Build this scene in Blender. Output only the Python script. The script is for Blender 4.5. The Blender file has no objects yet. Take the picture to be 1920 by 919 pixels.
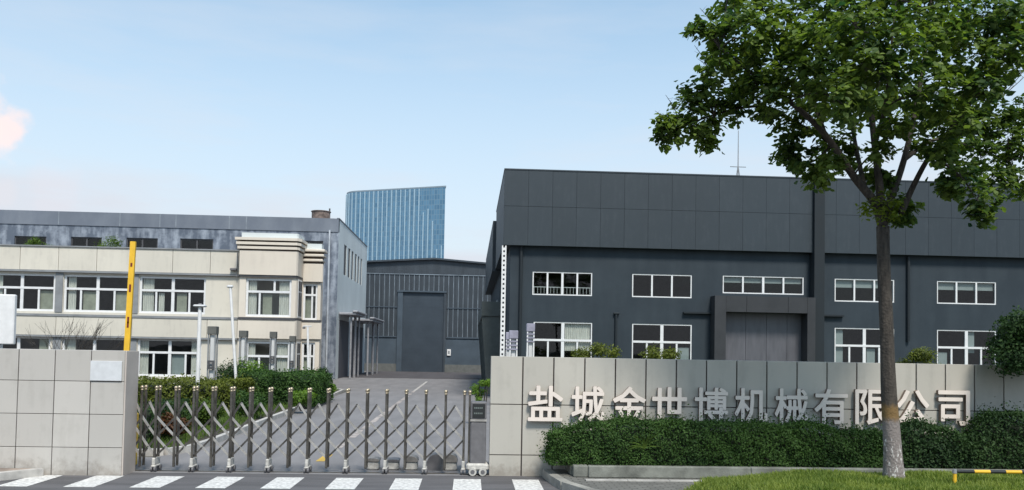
import bpy, bmesh, math, random
import numpy as np
from mathutils import Matrix, Vector

# ------------------------------------------------------------------ camera, world, sun, exposure
SC = bpy.context.scene
CAM_H = 2.42
FPX = 1500.0                                   # focal length in pixels of the 1920 wide photograph
PITCH, ROLL = math.radians(1.9), 0.018
YAW = math.radians(-3.02)
SHIFT = 148.5 / 1920.0
cam_d = bpy.data.cameras.new('camera')
cam = bpy.data.objects.new('camera', cam_d)
SC.collection.objects.link(cam)
cam_d.sensor_width = 36.0
cam_d.lens = FPX / 1920.0 * 36.0
cam_d.shift_y = SHIFT
cam_d.clip_start = 0.1
cam_d.clip_end = 5000.0
RM = (Matrix.Rotation(YAW, 3, 'Z') @ Matrix.Rotation(math.pi / 2 + PITCH, 3, 'X') @ Matrix.Rotation(ROLL, 3, 'Z'))
cam.matrix_world = Matrix.Translation((0, 0, CAM_H)) @ RM.to_4x4()
SC.camera = cam


def ray(px, py):
    """direction of the photograph's pixel in world space"""
    d = Vector(((px - 960.0) / FPX, -(py - 459.5 - SHIFT * 1920.0) / FPX, -1.0))
    return RM @ d


def at(px, py, Y):
    """where the pixel's ray meets the vertical plane y = Y"""
    d = ray(px, py)
    t = Y / d.y
    return Vector((d.x * t, Y, CAM_H + d.z * t))


def X(px, Y, py=600):
    return at(px, py, Y).x


def Z(px, py, Y):
    return at(px, py, Y).z


SUN_EL, SUN_AZ = math.radians(55), math.radians(166)      # azimuth clockwise from +Y
w = bpy.data.worlds.new('World')
SC.world = w
w.use_nodes = True
nt = w.node_tree
nt.nodes.clear()
N = nt.nodes.new
out = N('ShaderNodeOutputWorld')
bg = N('ShaderNodeBackground')
sky = N('ShaderNodeTexSky')
sky.sky_type = 'NISHITA'
sky.sun_disc = False
sky.sun_elevation = SUN_EL
sky.sun_rotation = SUN_AZ
sky.air_density = 1.0
sky.dust_density = 0.6
sky.ozone_density = 1.6
bg.inputs['Strength'].default_value = 0.125
# thin high haze and a few small clouds, all laid out by direction on the sky sphere
tc = N('ShaderNodeTexCoord')
sep = N('ShaderNodeSeparateXYZ')
nt.links.new(tc.outputs['Generated'], sep.inputs[0])
hz = N('ShaderNodeMapRange')
hz.inputs['From Min'].default_value = 0.0
hz.inputs['From Max'].default_value = 0.56
hz.inputs['To Min'].default_value = 0.97
hz.inputs['To Max'].default_value = 0.12
hz.interpolation_type = 'SMOOTHSTEP'
nt.links.new(sep.outputs['Z'], hz.inputs['Value'])
mp = N('ShaderNodeMapping')
mp.inputs['Scale'].default_value = (1.2, 1.2, 7.0)
nt.links.new(tc.outputs['Generated'], mp.inputs['Vector'])
ns = N('ShaderNodeTexNoise')
ns.inputs['Scale'].default_value = 2.2
ns.inputs['Detail'].default_value = 6
ns.inputs['Roughness'].default_value = 0.55
nt.links.new(mp.outputs[0], ns.inputs['Vector'])
nr = N('ShaderNodeMapRange')
nr.inputs['From Min'].default_value = 0.42
nr.inputs['From Max'].default_value = 0.75
nr.inputs['To Min'].default_value = 0.0
nr.inputs['To Max'].default_value = 0.28
nt.links.new(ns.outputs['Fac'], nr.inputs['Value'])
ad = N('ShaderNodeMath'); ad.operation = 'ADD'; ad.use_clamp = True
nt.links.new(hz.outputs[0], ad.inputs[0]); nt.links.new(nr.outputs[0], ad.inputs[1])
mix = N('ShaderNodeMix'); mix.data_type = 'RGBA'
mix.inputs[7].default_value = (4.65, 4.95, 5.45, 1)
nt.links.new(ad.outputs[0], mix.inputs[0])
tint = N('ShaderNodeMix'); tint.data_type = 'RGBA'; tint.blend_type = 'MULTIPLY'; tint.inputs[0].default_value = 1.0
tint.inputs[7].default_value = (1.22, 1.52, 1.38, 1)
nt.links.new(sky.outputs[0], tint.inputs[6])
nt.links.new(tint.outputs[2], mix.inputs[6])
prev = mix.outputs[2]
for (cx, cy, rad, col, amt) in ((5, 236, 0.028, (6.6, 5.6, 5.5, 1), 0.95), (22, 248, 0.016, (6.4, 5.5, 5.5, 1), 0.7), (105, 365, 0.034, (5.4, 5.0, 5.3, 1), 0.22),
                                (-60, 240, 0.05, (6.6, 5.7, 5.6, 1), 0.9), (2, 365, 0.02, (5.6, 5.1, 5.2, 1), 0.22)):
    d = ray(cx, cy).normalized()
    dist = N('ShaderNodeVectorMath'); dist.operation = 'DISTANCE'
    nv = N('ShaderNodeTexNoise'); nv.inputs['Scale'].default_value = 30; nv.inputs['Detail'].default_value = 5
    nt.links.new(tc.outputs['Generated'], nv.inputs['Vector'])
    nt.links.new(tc.outputs['Generated'], dist.inputs[0]); dist.inputs[1].default_value = d
    sub = N('ShaderNodeMath'); sub.operation = 'MULTIPLY_ADD'
    nt.links.new(nv.outputs['Fac'], sub.inputs[0]); sub.inputs[1].default_value = -rad * 1.6
    nt.links.new(dist.outputs['Value'], sub.inputs[2])
    mr = N('ShaderNodeMapRange'); mr.interpolation_type = 'SMOOTHSTEP'
    mr.inputs['From Min'].default_value = -rad * 0.4; mr.inputs['From Max'].default_value = rad * 0.25
    mr.inputs['To Min'].default_value = amt; mr.inputs['To Max'].default_value = 0.0
    nt.links.new(sub.outputs[0], mr.inputs['Value'])
    m2 = N('ShaderNodeMix'); m2.data_type = 'RGBA'; m2.inputs[7].default_value = col
    nt.links.new(mr.outputs[0], m2.inputs[0]); nt.links.new(prev, m2.inputs[6])
    prev = m2.outputs[2]
nt.links.new(prev, bg.inputs['Color'])
nt.links.new(bg.outputs[0], out.inputs[0])

sd = bpy.data.lights.new('sun', 'SUN')
sd.energy = 3.3
sd.angle = math.radians(12)
sd.color = (1.0, 0.94, 0.86)
so = bpy.data.objects.new('sun', sd)
SC.collection.objects.link(so)
sdir = Vector((math.sin(SUN_AZ) * math.cos(SUN_EL), math.cos(SUN_AZ) * math.cos(SUN_EL), math.sin(SUN_EL)))
so.rotation_euler = sdir.to_track_quat('Z', 'Y').to_euler()
so.location = (0, -10, 30)

SC.view_settings.view_transform = 'Standard'
SC.view_settings.look = 'None'
SC.view_settings.exposure = 0.36
SC.view_settings.gamma = 1.0
SC.cycles.max_bounces = 8
SC.cycles.transparent_max_bounces = 12
SC.cycles.caustics_reflective = False
SC.cycles.caustics_refractive = False

# ------------------------------------------------------------------ materials
MATS = {}


def mat(name, col, rough=0.7, metal=0.0, var=0.12, scale=3.0, bump=0.0, bscale=40.0, col2=None, stretch=(1, 1, 1), spec=0.5):
    """a procedural surface: base colour broken up by two noises, roughness variation and bump"""
    if name in MATS:
        return MATS[name]
    m = bpy.data.materials.new(name)
    m.use_nodes = True
    t = m.node_tree
    b = t.nodes['Principled BSDF']
    b.inputs['Metallic'].default_value = metal
    b.inputs['Specular IOR Level'].default_value = spec
    g = t.nodes.new('ShaderNodeNewGeometry')
    mpp = t.nodes.new('ShaderNodeMapping')
    mpp.inputs['Scale'].default_value = stretch
    t.links.new(g.outputs['Position'], mpp.inputs['Vector'])
    n1 = t.nodes.new('ShaderNodeTexNoise'); n1.inputs['Scale'].default_value = scale; n1.inputs['Detail'].default_value = 8
    n1.inputs['Roughness'].default_value = 0.6
    t.links.new(mpp.outputs[0], n1.inputs['Vector'])
    r = t.nodes.new('ShaderNodeValToRGB')
    c2 = col2 or [c * (1 - 2.2 * var) for c in col]
    c1 = [min(1, c * (1 + var)) for c in col]
    r.color_ramp.elements[0].position = 0.32; r.color_ramp.elements[0].color = (*c2, 1)
    r.color_ramp.elements[1].position = 0.68; r.color_ramp.elements[1].color = (*c1, 1)
    t.links.new(n1.outputs['Fac'], r.inputs[0])
    t.links.new(r.outputs[0], b.inputs['Base Color'])
    rr = t.nodes.new('ShaderNodeMapRange')
    rr.inputs['To Min'].default_value = max(0.03, rough - 0.1); rr.inputs['To Max'].default_value = min(1, rough + 0.1)
    t.links.new(n1.outputs['Fac'], rr.inputs['Value'])
    t.links.new(rr.outputs[0], b.inputs['Roughness'])
    if bump > 0:
        n2 = t.nodes.new('ShaderNodeTexNoise'); n2.inputs['Scale'].default_value = bscale; n2.inputs['Detail'].default_value = 4
        t.links.new(g.outputs['Position'], n2.inputs['Vector'])
        bp = t.nodes.new('ShaderNodeBump'); bp.inputs['Strength'].default_value = bump; bp.inputs['Distance'].default_value = 0.02
        t.links.new(n2.outputs['Fac'], bp.inputs['Height'])
        t.links.new(bp.outputs[0], b.inputs['Normal'])
    MATS[name] = m
    return m


def stain_mat(name, col, stain, scale=1.2, streak=9.0, lo=0.45, hi=0.75, rough=0.85, amount=0.8, bump=0.1):
    """a wall paint with vertical run marks and blotches"""
    m = bpy.data.materials.new(name)
    m.use_nodes = True
    t = m.node_tree
    b = t.nodes['Principled BSDF']
    b.inputs['Roughness'].default_value = rough
    g = t.nodes.new('ShaderNodeNewGeometry')
    mp1 = t.nodes.new('ShaderNodeMapping'); mp1.inputs['Scale'].default_value = (streak, streak, 0.7)
    t.links.new(g.outputs['Position'], mp1.inputs[0])
    n1 = t.nodes.new('ShaderNodeTexNoise'); n1.inputs['Scale'].default_value = scale * 0.5; n1.inputs['Detail'].default_value = 5
    t.links.new(mp1.outputs[0], n1.inputs['Vector'])
    n2 = t.nodes.new('ShaderNodeTexNoise'); n2.inputs['Scale'].default_value = scale; n2.inputs['Detail'].default_value = 8; n2.inputs['Roughness'].default_value = 0.7
    t.links.new(g.outputs['Position'], n2.inputs['Vector'])
    a = t.nodes.new('ShaderNodeMath'); a.operation = 'ADD'
    t.links.new(n1.outputs['Fac'], a.inputs[0]); t.links.new(n2.outputs['Fac'], a.inputs[1])
    mr = t.nodes.new('ShaderNodeMapRange')
    mr.inputs['From Min'].default_value = lo * 2; mr.inputs['From Max'].default_value = hi * 2
    mr.inputs['To Max'].default_value = amount
    t.links.new(a.outputs[0], mr.inputs['Value'])
    mx = t.nodes.new('ShaderNodeMix'); mx.data_type = 'RGBA'
    mx.inputs[6].default_value = (*col, 1); mx.inputs[7].default_value = (*stain, 1)
    t.links.new(mr.outputs[0], mx.inputs[0])
    n3 = t.nodes.new('ShaderNodeTexNoise'); n3.inputs['Scale'].default_value = 0.35
    t.links.new(g.outputs['Position'], n3.inputs['Vector'])
    hs = t.nodes.new('ShaderNodeHueSaturation')
    mr3 = t.nodes.new('ShaderNodeMapRange'); mr3.inputs['To Min'].default_value = 0.85; mr3.inputs['To Max'].default_value = 1.15
    t.links.new(n3.outputs['Fac'], mr3.inputs['Value'])
    t.links.new(mr3.outputs[0], hs.inputs['Value'])
    t.links.new(mx.outputs[2], hs.inputs['Color'])
    t.links.new(hs.outputs[0], b.inputs['Base Color'])
    if bump:
        bp = t.nodes.new('ShaderNodeBump'); bp.inputs['Strength'].default_value = bump; bp.inputs['Distance'].default_value = 0.02
        t.links.new(n2.outputs['Fac'], bp.inputs['Height']); t.links.new(bp.outputs[0], b.inputs['Normal'])
    MATS[name] = m
    return m


def panel_mat(name, col, var=0.08, stain=(0.2, 0.2, 0.17), amount=0.35, rough=0.75):
    """stone panels: each slab (mesh island) its own tone, faint blotches and run marks"""
    m = stain_mat(name, col, stain, scale=2.2, streak=5, lo=0.5, hi=0.72, rough=rough, amount=amount, bump=0.08)
    t = m.node_tree
    b = t.nodes['Principled BSDF']
    src = b.inputs['Base Color'].links[0].from_socket
    g = t.nodes.new('ShaderNodeNewGeometry')
    mr = t.nodes.new('ShaderNodeMapRange'); mr.inputs['To Min'].default_value = 1 - var; mr.inputs['To Max'].default_value = 1 + var
    t.links.new(g.outputs['Random Per Island'], mr.inputs['Value'])
    hs = t.nodes.new('ShaderNodeHueSaturation')
    t.links.new(mr.outputs[0], hs.inputs['Value']); t.links.new(src, hs.inputs['Color'])
    sp3 = t.nodes.new('ShaderNodeSeparateXYZ'); t.links.new(g.outputs['Position'], sp3.inputs[0])
    ds = t.nodes.new('ShaderNodeTexNoise'); ds.inputs['Scale'].default_value = 5; ds.inputs['Detail'].default_value = 8; ds.inputs['Roughness'].default_value = 0.7
    t.links.new(g.outputs['Position'], ds.inputs['Vector'])
    zz = t.nodes.new('ShaderNodeMath'); zz.operation = 'MULTIPLY_ADD'; zz.inputs[1].default_value = -1.0
    t.links.new(ds.outputs['Fac'], zz.inputs[0]); t.links.new(sp3.outputs['Z'], zz.inputs[2])
    dm = t.nodes.new('ShaderNodeMapRange'); dm.inputs['From Min'].default_value = -0.5; dm.inputs['From Max'].default_value = -0.22
    dm.inputs['To Min'].default_value = 0.55; dm.inputs['To Max'].default_value = 0
    t.links.new(zz.outputs[0], dm.inputs['Value'])
    dx = t.nodes.new('ShaderNodeMix'); dx.data_type = 'RGBA'; dx.inputs[7].default_value = (0.17, 0.14, 0.11, 1)
    t.links.new(dm.outputs[0], dx.inputs[0]); t.links.new(hs.outputs[0], dx.inputs[6])
    t.links.new(dx.outputs[2], b.inputs['Base Color'])
    return m


def leaf_mat(name, dark, light, rough=0.45, trans=0.35):
    if name in MATS:
        return MATS[name]
    m = bpy.data.materials.new(name)
    m.use_nodes = True
    t = m.node_tree
    b = t.nodes['Principled BSDF']
    b.inputs['Roughness'].default_value = rough
    b.inputs['Specular IOR Level'].default_value = 0.2
    g = t.nodes.new('ShaderNodeNewGeometry')
    r = t.nodes.new('ShaderNodeValToRGB')
    r.color_ramp.elements[0].position = 0.0; r.color_ramp.elements[0].color = (*dark, 1)
    r.color_ramp.elements[1].position = 1.0; r.color_ramp.elements[1].color = (*light, 1)
    n = t.nodes.new('ShaderNodeTexNoise'); n.inputs['Scale'].default_value = 1.6; n.inputs['Detail'].default_value = 3
    t.links.new(g.outputs['Position'], n.inputs['Vector'])
    a = t.nodes.new('ShaderNodeMath'); a.operation = 'MULTIPLY_ADD'
    t.links.new(g.outputs['Random Per Island'], a.inputs[0]); a.inputs[1].default_value = 0.55
    mr = t.nodes.new('ShaderNodeMapRange'); mr.inputs['From Min'].default_value = 0.35; mr.inputs['From Max'].default_value = 0.65
    mr.inputs['To Min'].default_value = 0; mr.inputs['To Max'].default_value = 0.45
    t.links.new(n.outputs['Fac'], mr.inputs['Value']); t.links.new(mr.outputs[0], a.inputs[2])
    t.links.new(a.outputs[0], r.inputs[0])
    t.links.new(r.outputs[0], b.inputs['Base Color'])
    tr = t.nodes.new('ShaderNodeBsdfTranslucent')
    hs = t.nodes.new('ShaderNodeHueSaturation'); hs.inputs['Saturation'].default_value = 1.2; hs.inputs['Value'].default_value = 1.5
    t.links.new(r.outputs[0], hs.inputs['Color']); t.links.new(hs.outputs[0], tr.inputs['Color'])
    mx = t.nodes.new('ShaderNodeMixShader'); mx.inputs[0].default_value = trans
    t.links.new(b.outputs[0], mx.inputs[1]); t.links.new(tr.outputs[0], mx.inputs[2])
    t.links.new(mx.outputs[0], t.nodes['Material Output'].inputs[0])
    MATS[name] = m
    return m


def glass_mat(name, tint=(0.74, 0.79, 0.78), rough=0.02, base=0.05):
    m = bpy.data.materials.new(name)
    m.use_nodes = True
    t = m.node_tree
    t.nodes.remove(t.nodes['Principled BSDF'])
    tr = t.nodes.new('ShaderNodeBsdfTransparent'); tr.inputs[0].default_value = (*tint, 1)
    gl = t.nodes.new('ShaderNodeBsdfGlossy'); gl.inputs['Roughness'].default_value = rough
    lw0 = t.nodes.new('ShaderNodeLayerWeight'); lw0.inputs['Blend'].default_value = 0.5
    lw = t.nodes.new('ShaderNodeMath'); lw.operation = 'POWER'; lw.inputs[1].default_value = 4.5
    t.links.new(lw0.outputs['Facing'], lw.inputs[0])
    n = t.nodes.new('ShaderNodeTexNoise'); n.inputs['Scale'].default_value = 0.6
    g = t.nodes.new('ShaderNodeNewGeometry'); t.links.new(g.outputs['Position'], n.inputs['Vector'])
    bp = t.nodes.new('ShaderNodeBump'); bp.inputs['Strength'].default_value = 0.15; bp.inputs['Distance'].default_value = 0.05
    t.links.new(n.outputs['Fac'], bp.inputs['Height']); t.links.new(bp.outputs[0], gl.inputs['Normal'])
    ad_ = t.nodes.new('ShaderNodeMath'); ad_.operation = 'ADD'; ad_.inputs[1].default_value = base
    t.links.new(lw.outputs[0], ad_.inputs[0])
    mx = t.nodes.new('ShaderNodeMixShader')
    t.links.new(ad_.outputs[0], mx.inputs[0]); t.links.new(tr.outputs[0], mx.inputs[1]); t.links.new(gl.outputs[0], mx.inputs[2])
    t.links.new(mx.outputs[0], t.nodes['Material Output'].inputs[0])
    MATS[name] = m
    return m


def brick_mat(name, c1, c2, mortar, bw=0.3, bh=0.15, msize=0.008, rough=0.85):
    m = bpy.data.materials.new(name)
    m.use_nodes = True
    t = m.node_tree
    b = t.nodes['Principled BSDF']; b.inputs['Roughness'].default_value = rough
    g = t.nodes.new('ShaderNodeNewGeometry')
    br = t.nodes.new('ShaderNodeTexBrick')
    br.inputs['Color1'].default_value = (*c1, 1); br.inputs['Color2'].default_value = (*c2, 1); br.inputs['Mortar'].default_value = (*mortar, 1)
    br.inputs['Scale'].default_value = 1.0
    br.inputs['Brick Width'].default_value = bw; br.inputs['Row Height'].default_value = bh; br.inputs['Mortar Size'].default_value = msize
    t.links.new(g.outputs['Position'], br.inputs['Vector'])
    n = t.nodes.new('ShaderNodeTexNoise'); n.inputs['Scale'].default_value = 1.3; n.inputs['Detail'].default_value = 8
    t.links.new(g.outputs['Position'], n.inputs['Vector'])
    mr = t.nodes.new('ShaderNodeMapRange'); mr.inputs['To Min'].default_value = 0.6; mr.inputs['To Max'].default_value = 1.35
    t.links.new(n.outputs['Fac'], mr.inputs['Value'])
    hs = t.nodes.new('ShaderNodeHueSaturation'); t.links.new(mr.outputs[0], hs.inputs['Value']); t.links.new(br.outputs['Color'], hs.inputs['Color'])
    t.links.new(hs.outputs[0], b.inputs['Base Color'])
    MATS[name] = m
    return m


M_ASPHALT = mat('asphalt', (0.108, 0.104, 0.108), 0.9, var=0.17, scale=1.8, bump=0.5, bscale=60, stretch=(0.25, 1.5, 1))
M_CONCROAD = mat('entrance_concrete', (0.20, 0.192, 0.194), 0.85, var=0.09, scale=1.1, bump=0.2, bscale=70, stretch=(1.3, 0.3, 1))
M_GROUND = mat('earth', (0.10, 0.10, 0.085), 0.95, var=0.2, scale=0.3)
M_PAINT = mat('road_paint', (0.74, 0.73, 0.70), 0.7, var=0.04, scale=14, bump=0.2, col2=(0.36, 0.35, 0.34))
M_YPAINT = mat('road_paint_yellow', (0.55, 0.36, 0.06), 0.7, var=0.1, scale=4)
M_FADED = mat('faded_paint', (0.42, 0.37, 0.34), 0.8, var=0.25, scale=3)
M_KERB = mat('kerb_concrete', (0.30, 0.29, 0.26), 0.85, var=0.18, scale=2.5, bump=0.2)
M_KERBW = mat('kerb_light', (0.48, 0.46, 0.43), 0.85, var=0.15, scale=3, bump=0.2)
M_PAVE = brick_mat('pavers', (0.17, 0.165, 0.15), (0.125, 0.12, 0.11), (0.07, 0.07, 0.06), 0.22, 0.11, 0.012)
M_PAVEL = mat('pavement_beige', (0.30, 0.24, 0.20), 0.85, var=0.2, scale=1.6, bump=0.2)
M_SOIL = mat('soil', (0.06, 0.05, 0.035), 0.95, var=0.3, scale=4, bump=0.5, bscale=20)
M_LAWN = mat('lawn_soil', (0.05, 0.075, 0.022), 0.95, var=0.3, scale=5, bump=0.5, bscale=30)
M_WALLP = panel_mat('wall_panel', (0.45, 0.425, 0.375), 0.06, (0.30, 0.285, 0.25), 0.55)
M_WALLL = panel_mat('wall_panel_left', (0.46, 0.435, 0.40), 0.06, (0.31, 0.29, 0.26), 0.55)
M_JOINT = mat('dark_joint', (0.05, 0.038, 0.035), 0.9)
M_ENDP = mat('end_pier_render', (0.50, 0.44, 0.39), 0.8, var=0.06, scale=2)
M_CREAM = panel_mat('cream_wall', (0.61, 0.57, 0.49), 0.03, (0.36, 0.34, 0.30), 0.35)
M_CREAM2 = panel_mat('cream_pink_wall', (0.64, 0.575, 0.49), 0.03, (0.42, 0.37, 0.32), 0.25)
M_GREYTRIM = mat('grey_trim', (0.24, 0.25, 0.26), 0.7, var=0.1, scale=2)
M_DKTRIM = mat('dark_trim', (0.07, 0.07, 0.075), 0.7)
M_WEATHER = stain_mat('weathered_render', (0.095, 0.115, 0.15), (0.42, 0.46, 0.52), scale=1.5, streak=3.5, lo=0.44, hi=0.62, amount=0.62)
M_BAND = stain_mat('grey_band', (0.135, 0.155, 0.19), (0.2, 0.22, 0.25), scale=0.7, streak=3, lo=0.45, hi=0.65, amount=0.6)
M_SIDE = stain_mat('pale_sunlit_render', (0.58, 0.62, 0.62), (0.46, 0.50, 0.51), scale=0.5, streak=2, lo=0.45, hi=0.7, amount=0.5)  # pale paint, lifted further to put sun on this side into the colour
M_WHITE = mat('white_frame', (0.72, 0.72, 0.72), 0.45, var=0.04, scale=2)
M_WPAINT = mat('white_paint', (0.74, 0.73, 0.72), 0.5, var=0.05, scale=4)
M_SLATE = stain_mat('slate_paint', (0.0145, 0.025, 0.035), (0.028, 0.041, 0.052), scale=0.6, streak=5, lo=0.42, hi=0.66, rough=0.75, amount=0.9, bump=0.05)
M_FASCIA = panel_mat('slate_fascia', (0.0215, 0.032, 0.041), 0.05, (0.034, 0.045, 0.055), 0.9, rough=0.55)
M_PIER = mat('slate_pier', (0.007, 0.013, 0.018), 0.75, var=0.1)
M_PORTAL = mat('portal_panels', (0.028, 0.030, 0.034), 0.6, var=0.1, scale=1.5)
M_DOORG = mat('steel_door', (0.115, 0.115, 0.13), 0.5, 0.2, var=0.09, scale=1.6, stretch=(3, 3, 0.6))
M_BARN = mat('corrugated_sheet', (0.050, 0.062, 0.076), 0.5, 0.2, var=0.12, scale=0.6, stretch=(3, 3, 0.5))
M_BARNL = mat('lower_sheet', (0.062, 0.085, 0.110), 0.6, 0.1, var=0.1, scale=0.6)
M_RIB = mat('pale_rib', (0.21, 0.25, 0.29), 0.5, 0.2, var=0.2, scale=1)
M_SDOOR = mat('shutter_door', (0.045, 0.060, 0.078), 0.5, 0.2, var=0.06, scale=0.8)
M_PLINTH = mat('plinth', (0.13, 0.135, 0.13), 0.9, var=0.1)
M_GLASS = glass_mat('window_glass')
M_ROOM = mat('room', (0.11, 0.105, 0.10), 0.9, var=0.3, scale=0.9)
M_BL2 = mat('pale_blind', (0.36, 0.39, 0.39), 0.8, var=0.05)
M_CURT = mat('curtain', (0.78, 0.74, 0.68), 0.9, var=0.12, scale=2, stretch=(12, 12, 1))
M_BLIND = mat('green_blind', (0.40, 0.39, 0.31), 0.8, var=0.1, scale=3)
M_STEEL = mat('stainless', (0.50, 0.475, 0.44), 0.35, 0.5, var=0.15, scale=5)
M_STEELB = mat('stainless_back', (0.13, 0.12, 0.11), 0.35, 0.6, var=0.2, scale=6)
M_STEELD = mat('stainless_tube', (0.17, 0.155, 0.135), 0.35, 0.8, var=0.2, scale=6)
M_BRASS = mat('cap_metal', (0.46, 0.38, 0.27), 0.35, 0.7, var=0.15, scale=20)
M_CASTW = mat('caster_white', (0.52, 0.50, 0.46), 0.6, var=0.15, scale=15)
M_RUBBER = mat('rubber', (0.03, 0.03, 0.03), 0.8)
M_BLACK = mat('black_plastic', (0.02, 0.022, 0.022), 0.35)
M_GREYP = mat('grey_plastic', (0.14, 0.135, 0.14), 0.55, var=0.1, scale=8)
M_YELLOW = mat('yellow_arm', (0.78, 0.46, 0.03), 0.45, var=0.06, scale=5)
M_RED = mat('red_reflector', (0.16, 0.02, 0.015), 0.4)
M_LETTER = mat('letter_metal', (0.76, 0.67, 0.60), 0.5, 0.0, var=0.03, scale=2)
M_LEDGE = mat('letter_side_shade', (0.18, 0.13, 0.10), 0.6, 0.0, var=0.05)  # letter edges coloured darker than the faces to carry their shaded side
M_RUST = mat('rusty_metal', (0.20, 0.15, 0.13), 0.8, var=0.3, scale=4)
M_GCAP = mat('lamp_cap', (0.11, 0.11, 0.10), 0.6)
M_LCAP = mat('lamp_cap_lilac', (0.30, 0.29, 0.36), 0.6)
M_LAMPW = mat('lamp_shade_white', (0.6, 0.6, 0.6), 0.4, var=0.04)
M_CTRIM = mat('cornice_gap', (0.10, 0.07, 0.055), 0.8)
M_ROOF = mat('roofing', (0.16, 0.165, 0.17), 0.9, var=0.15, scale=1)
M_CANOPY = mat('canopy_metal', (0.36, 0.36, 0.38), 0.5, 0.3, var=0.1)
M_CANOPYG = mat('canopy_green', (0.075, 0.088, 0.085), 0.6, 0.1, var=0.1)

# bark: grey brown with vertical fissures, worn whitewash low down and a painted ring
mb_ = mat('bark', (0.060, 0.050, 0.040), 0.9, var=0.3, scale=9, bump=0.9, bscale=28, stretch=(2.5, 2.5, 0.5))


def trunk_mat():
    m = mb_.copy(); m.name = 'street_tree_bark'
    t = m.node_tree
    b = t.nodes['Principled BSDF']
    src = b.inputs['Base Color'].links[0].from_socket
    g = t.nodes.new('ShaderNodeNewGeometry')
    s = t.nodes.new('ShaderNodeSeparateXYZ'); t.links.new(g.outputs['Position'], s.inputs[0])
    n = t.nodes.new('ShaderNodeTexNoise'); n.inputs['Scale'].default_value = 14; n.inputs['Detail'].default_value = 8; n.inputs['Roughness'].default_value = 0.7
    mpv = t.nodes.new('ShaderNodeMapping'); mpv.inputs['Scale'].default_value = (1.6, 1.6, 0.5)
    t.links.new(g.outputs['Position'], mpv.inputs[0]); t.links.new(mpv.outputs[0], n.inputs['Vector'])

    def band(lo, hi, soft):
        za = t.nodes.new('ShaderNodeMath'); za.operation = 'MULTIPLY_ADD'; za.inputs[1].default_value = 0.22
        t.links.new(n.outputs['Fac'], za.inputs[0]); t.links.new(s.outputs['Z'], za.inputs[2])
        a = t.nodes.new('ShaderNodeMapRange'); a.inputs['From Min'].default_value = lo; a.inputs['From Max'].default_value = lo + soft
        c = t.nodes.new('ShaderNodeMapRange'); c.inputs['From Min'].default_value = hi; c.inputs['From Max'].default_value = hi + soft
        c.inputs['To Min'].default_value = 1; c.inputs['To Max'].default_value = 0
        t.links.new(za.outputs[0], a.inputs['Value']); t.links.new(za.outputs[0], c.inputs['Value'])
        p = t.nodes.new('ShaderNodeMath'); p.operation = 'MULTIPLY'
        t.links.new(a.outputs[0], p.inputs[0]); t.links.new(c.outputs[0], p.inputs[1])
        return p.outputs[0]

    def over(src, col, fac):
        x = t.nodes.new('ShaderNodeMix'); x.data_type = 'RGBA'
        x.inputs[7].default_value = (*col, 1); t.links.new(fac, x.inputs[0]); t.links.new(src, x.inputs[6])
        return x.outputs[2]

    def times(a, b_, k=1.0):
        p = t.nodes.new('ShaderNodeMath'); p.operation = 'MULTIPLY'; t.links.new(a, p.inputs[0])
        if b_ is None: p.inputs[1].default_value = k
        else: t.links.new(b_, p.inputs[1])
        return p.outputs[0]
    z1, z0 = Z(1668, 765, 13.0), Z(1670, 792, 13.0)
    grey = times(band(0.2, z0 + 0.11, 0.12), None, 0.7)
    c = over(src, (0.27, 0.235, 0.22), grey)
    th = t.nodes.new('ShaderNodeMapRange'); th.inputs['From Min'].default_value = 0.56; th.inputs['From Max'].default_value = 0.60
    t.links.new(n.outputs['Fac'], th.inputs['Value'])
    c = over(c, (0.62, 0.60, 0.57), times(band(0.2, z0 - 0.15, 0.05), th.outputs[0]))
    c = over(c, (0.24, 0.14, 0.04), times(band(z0 + 0.11, z1 + 0.11, 0.09), None, 0.65))
    t.links.new(c, b.inputs['Base Color'])
    return m


M_TRUNK = trunk_mat()

# ------------------------------------------------------------------ mesh helpers
COL = SC.collection


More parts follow.
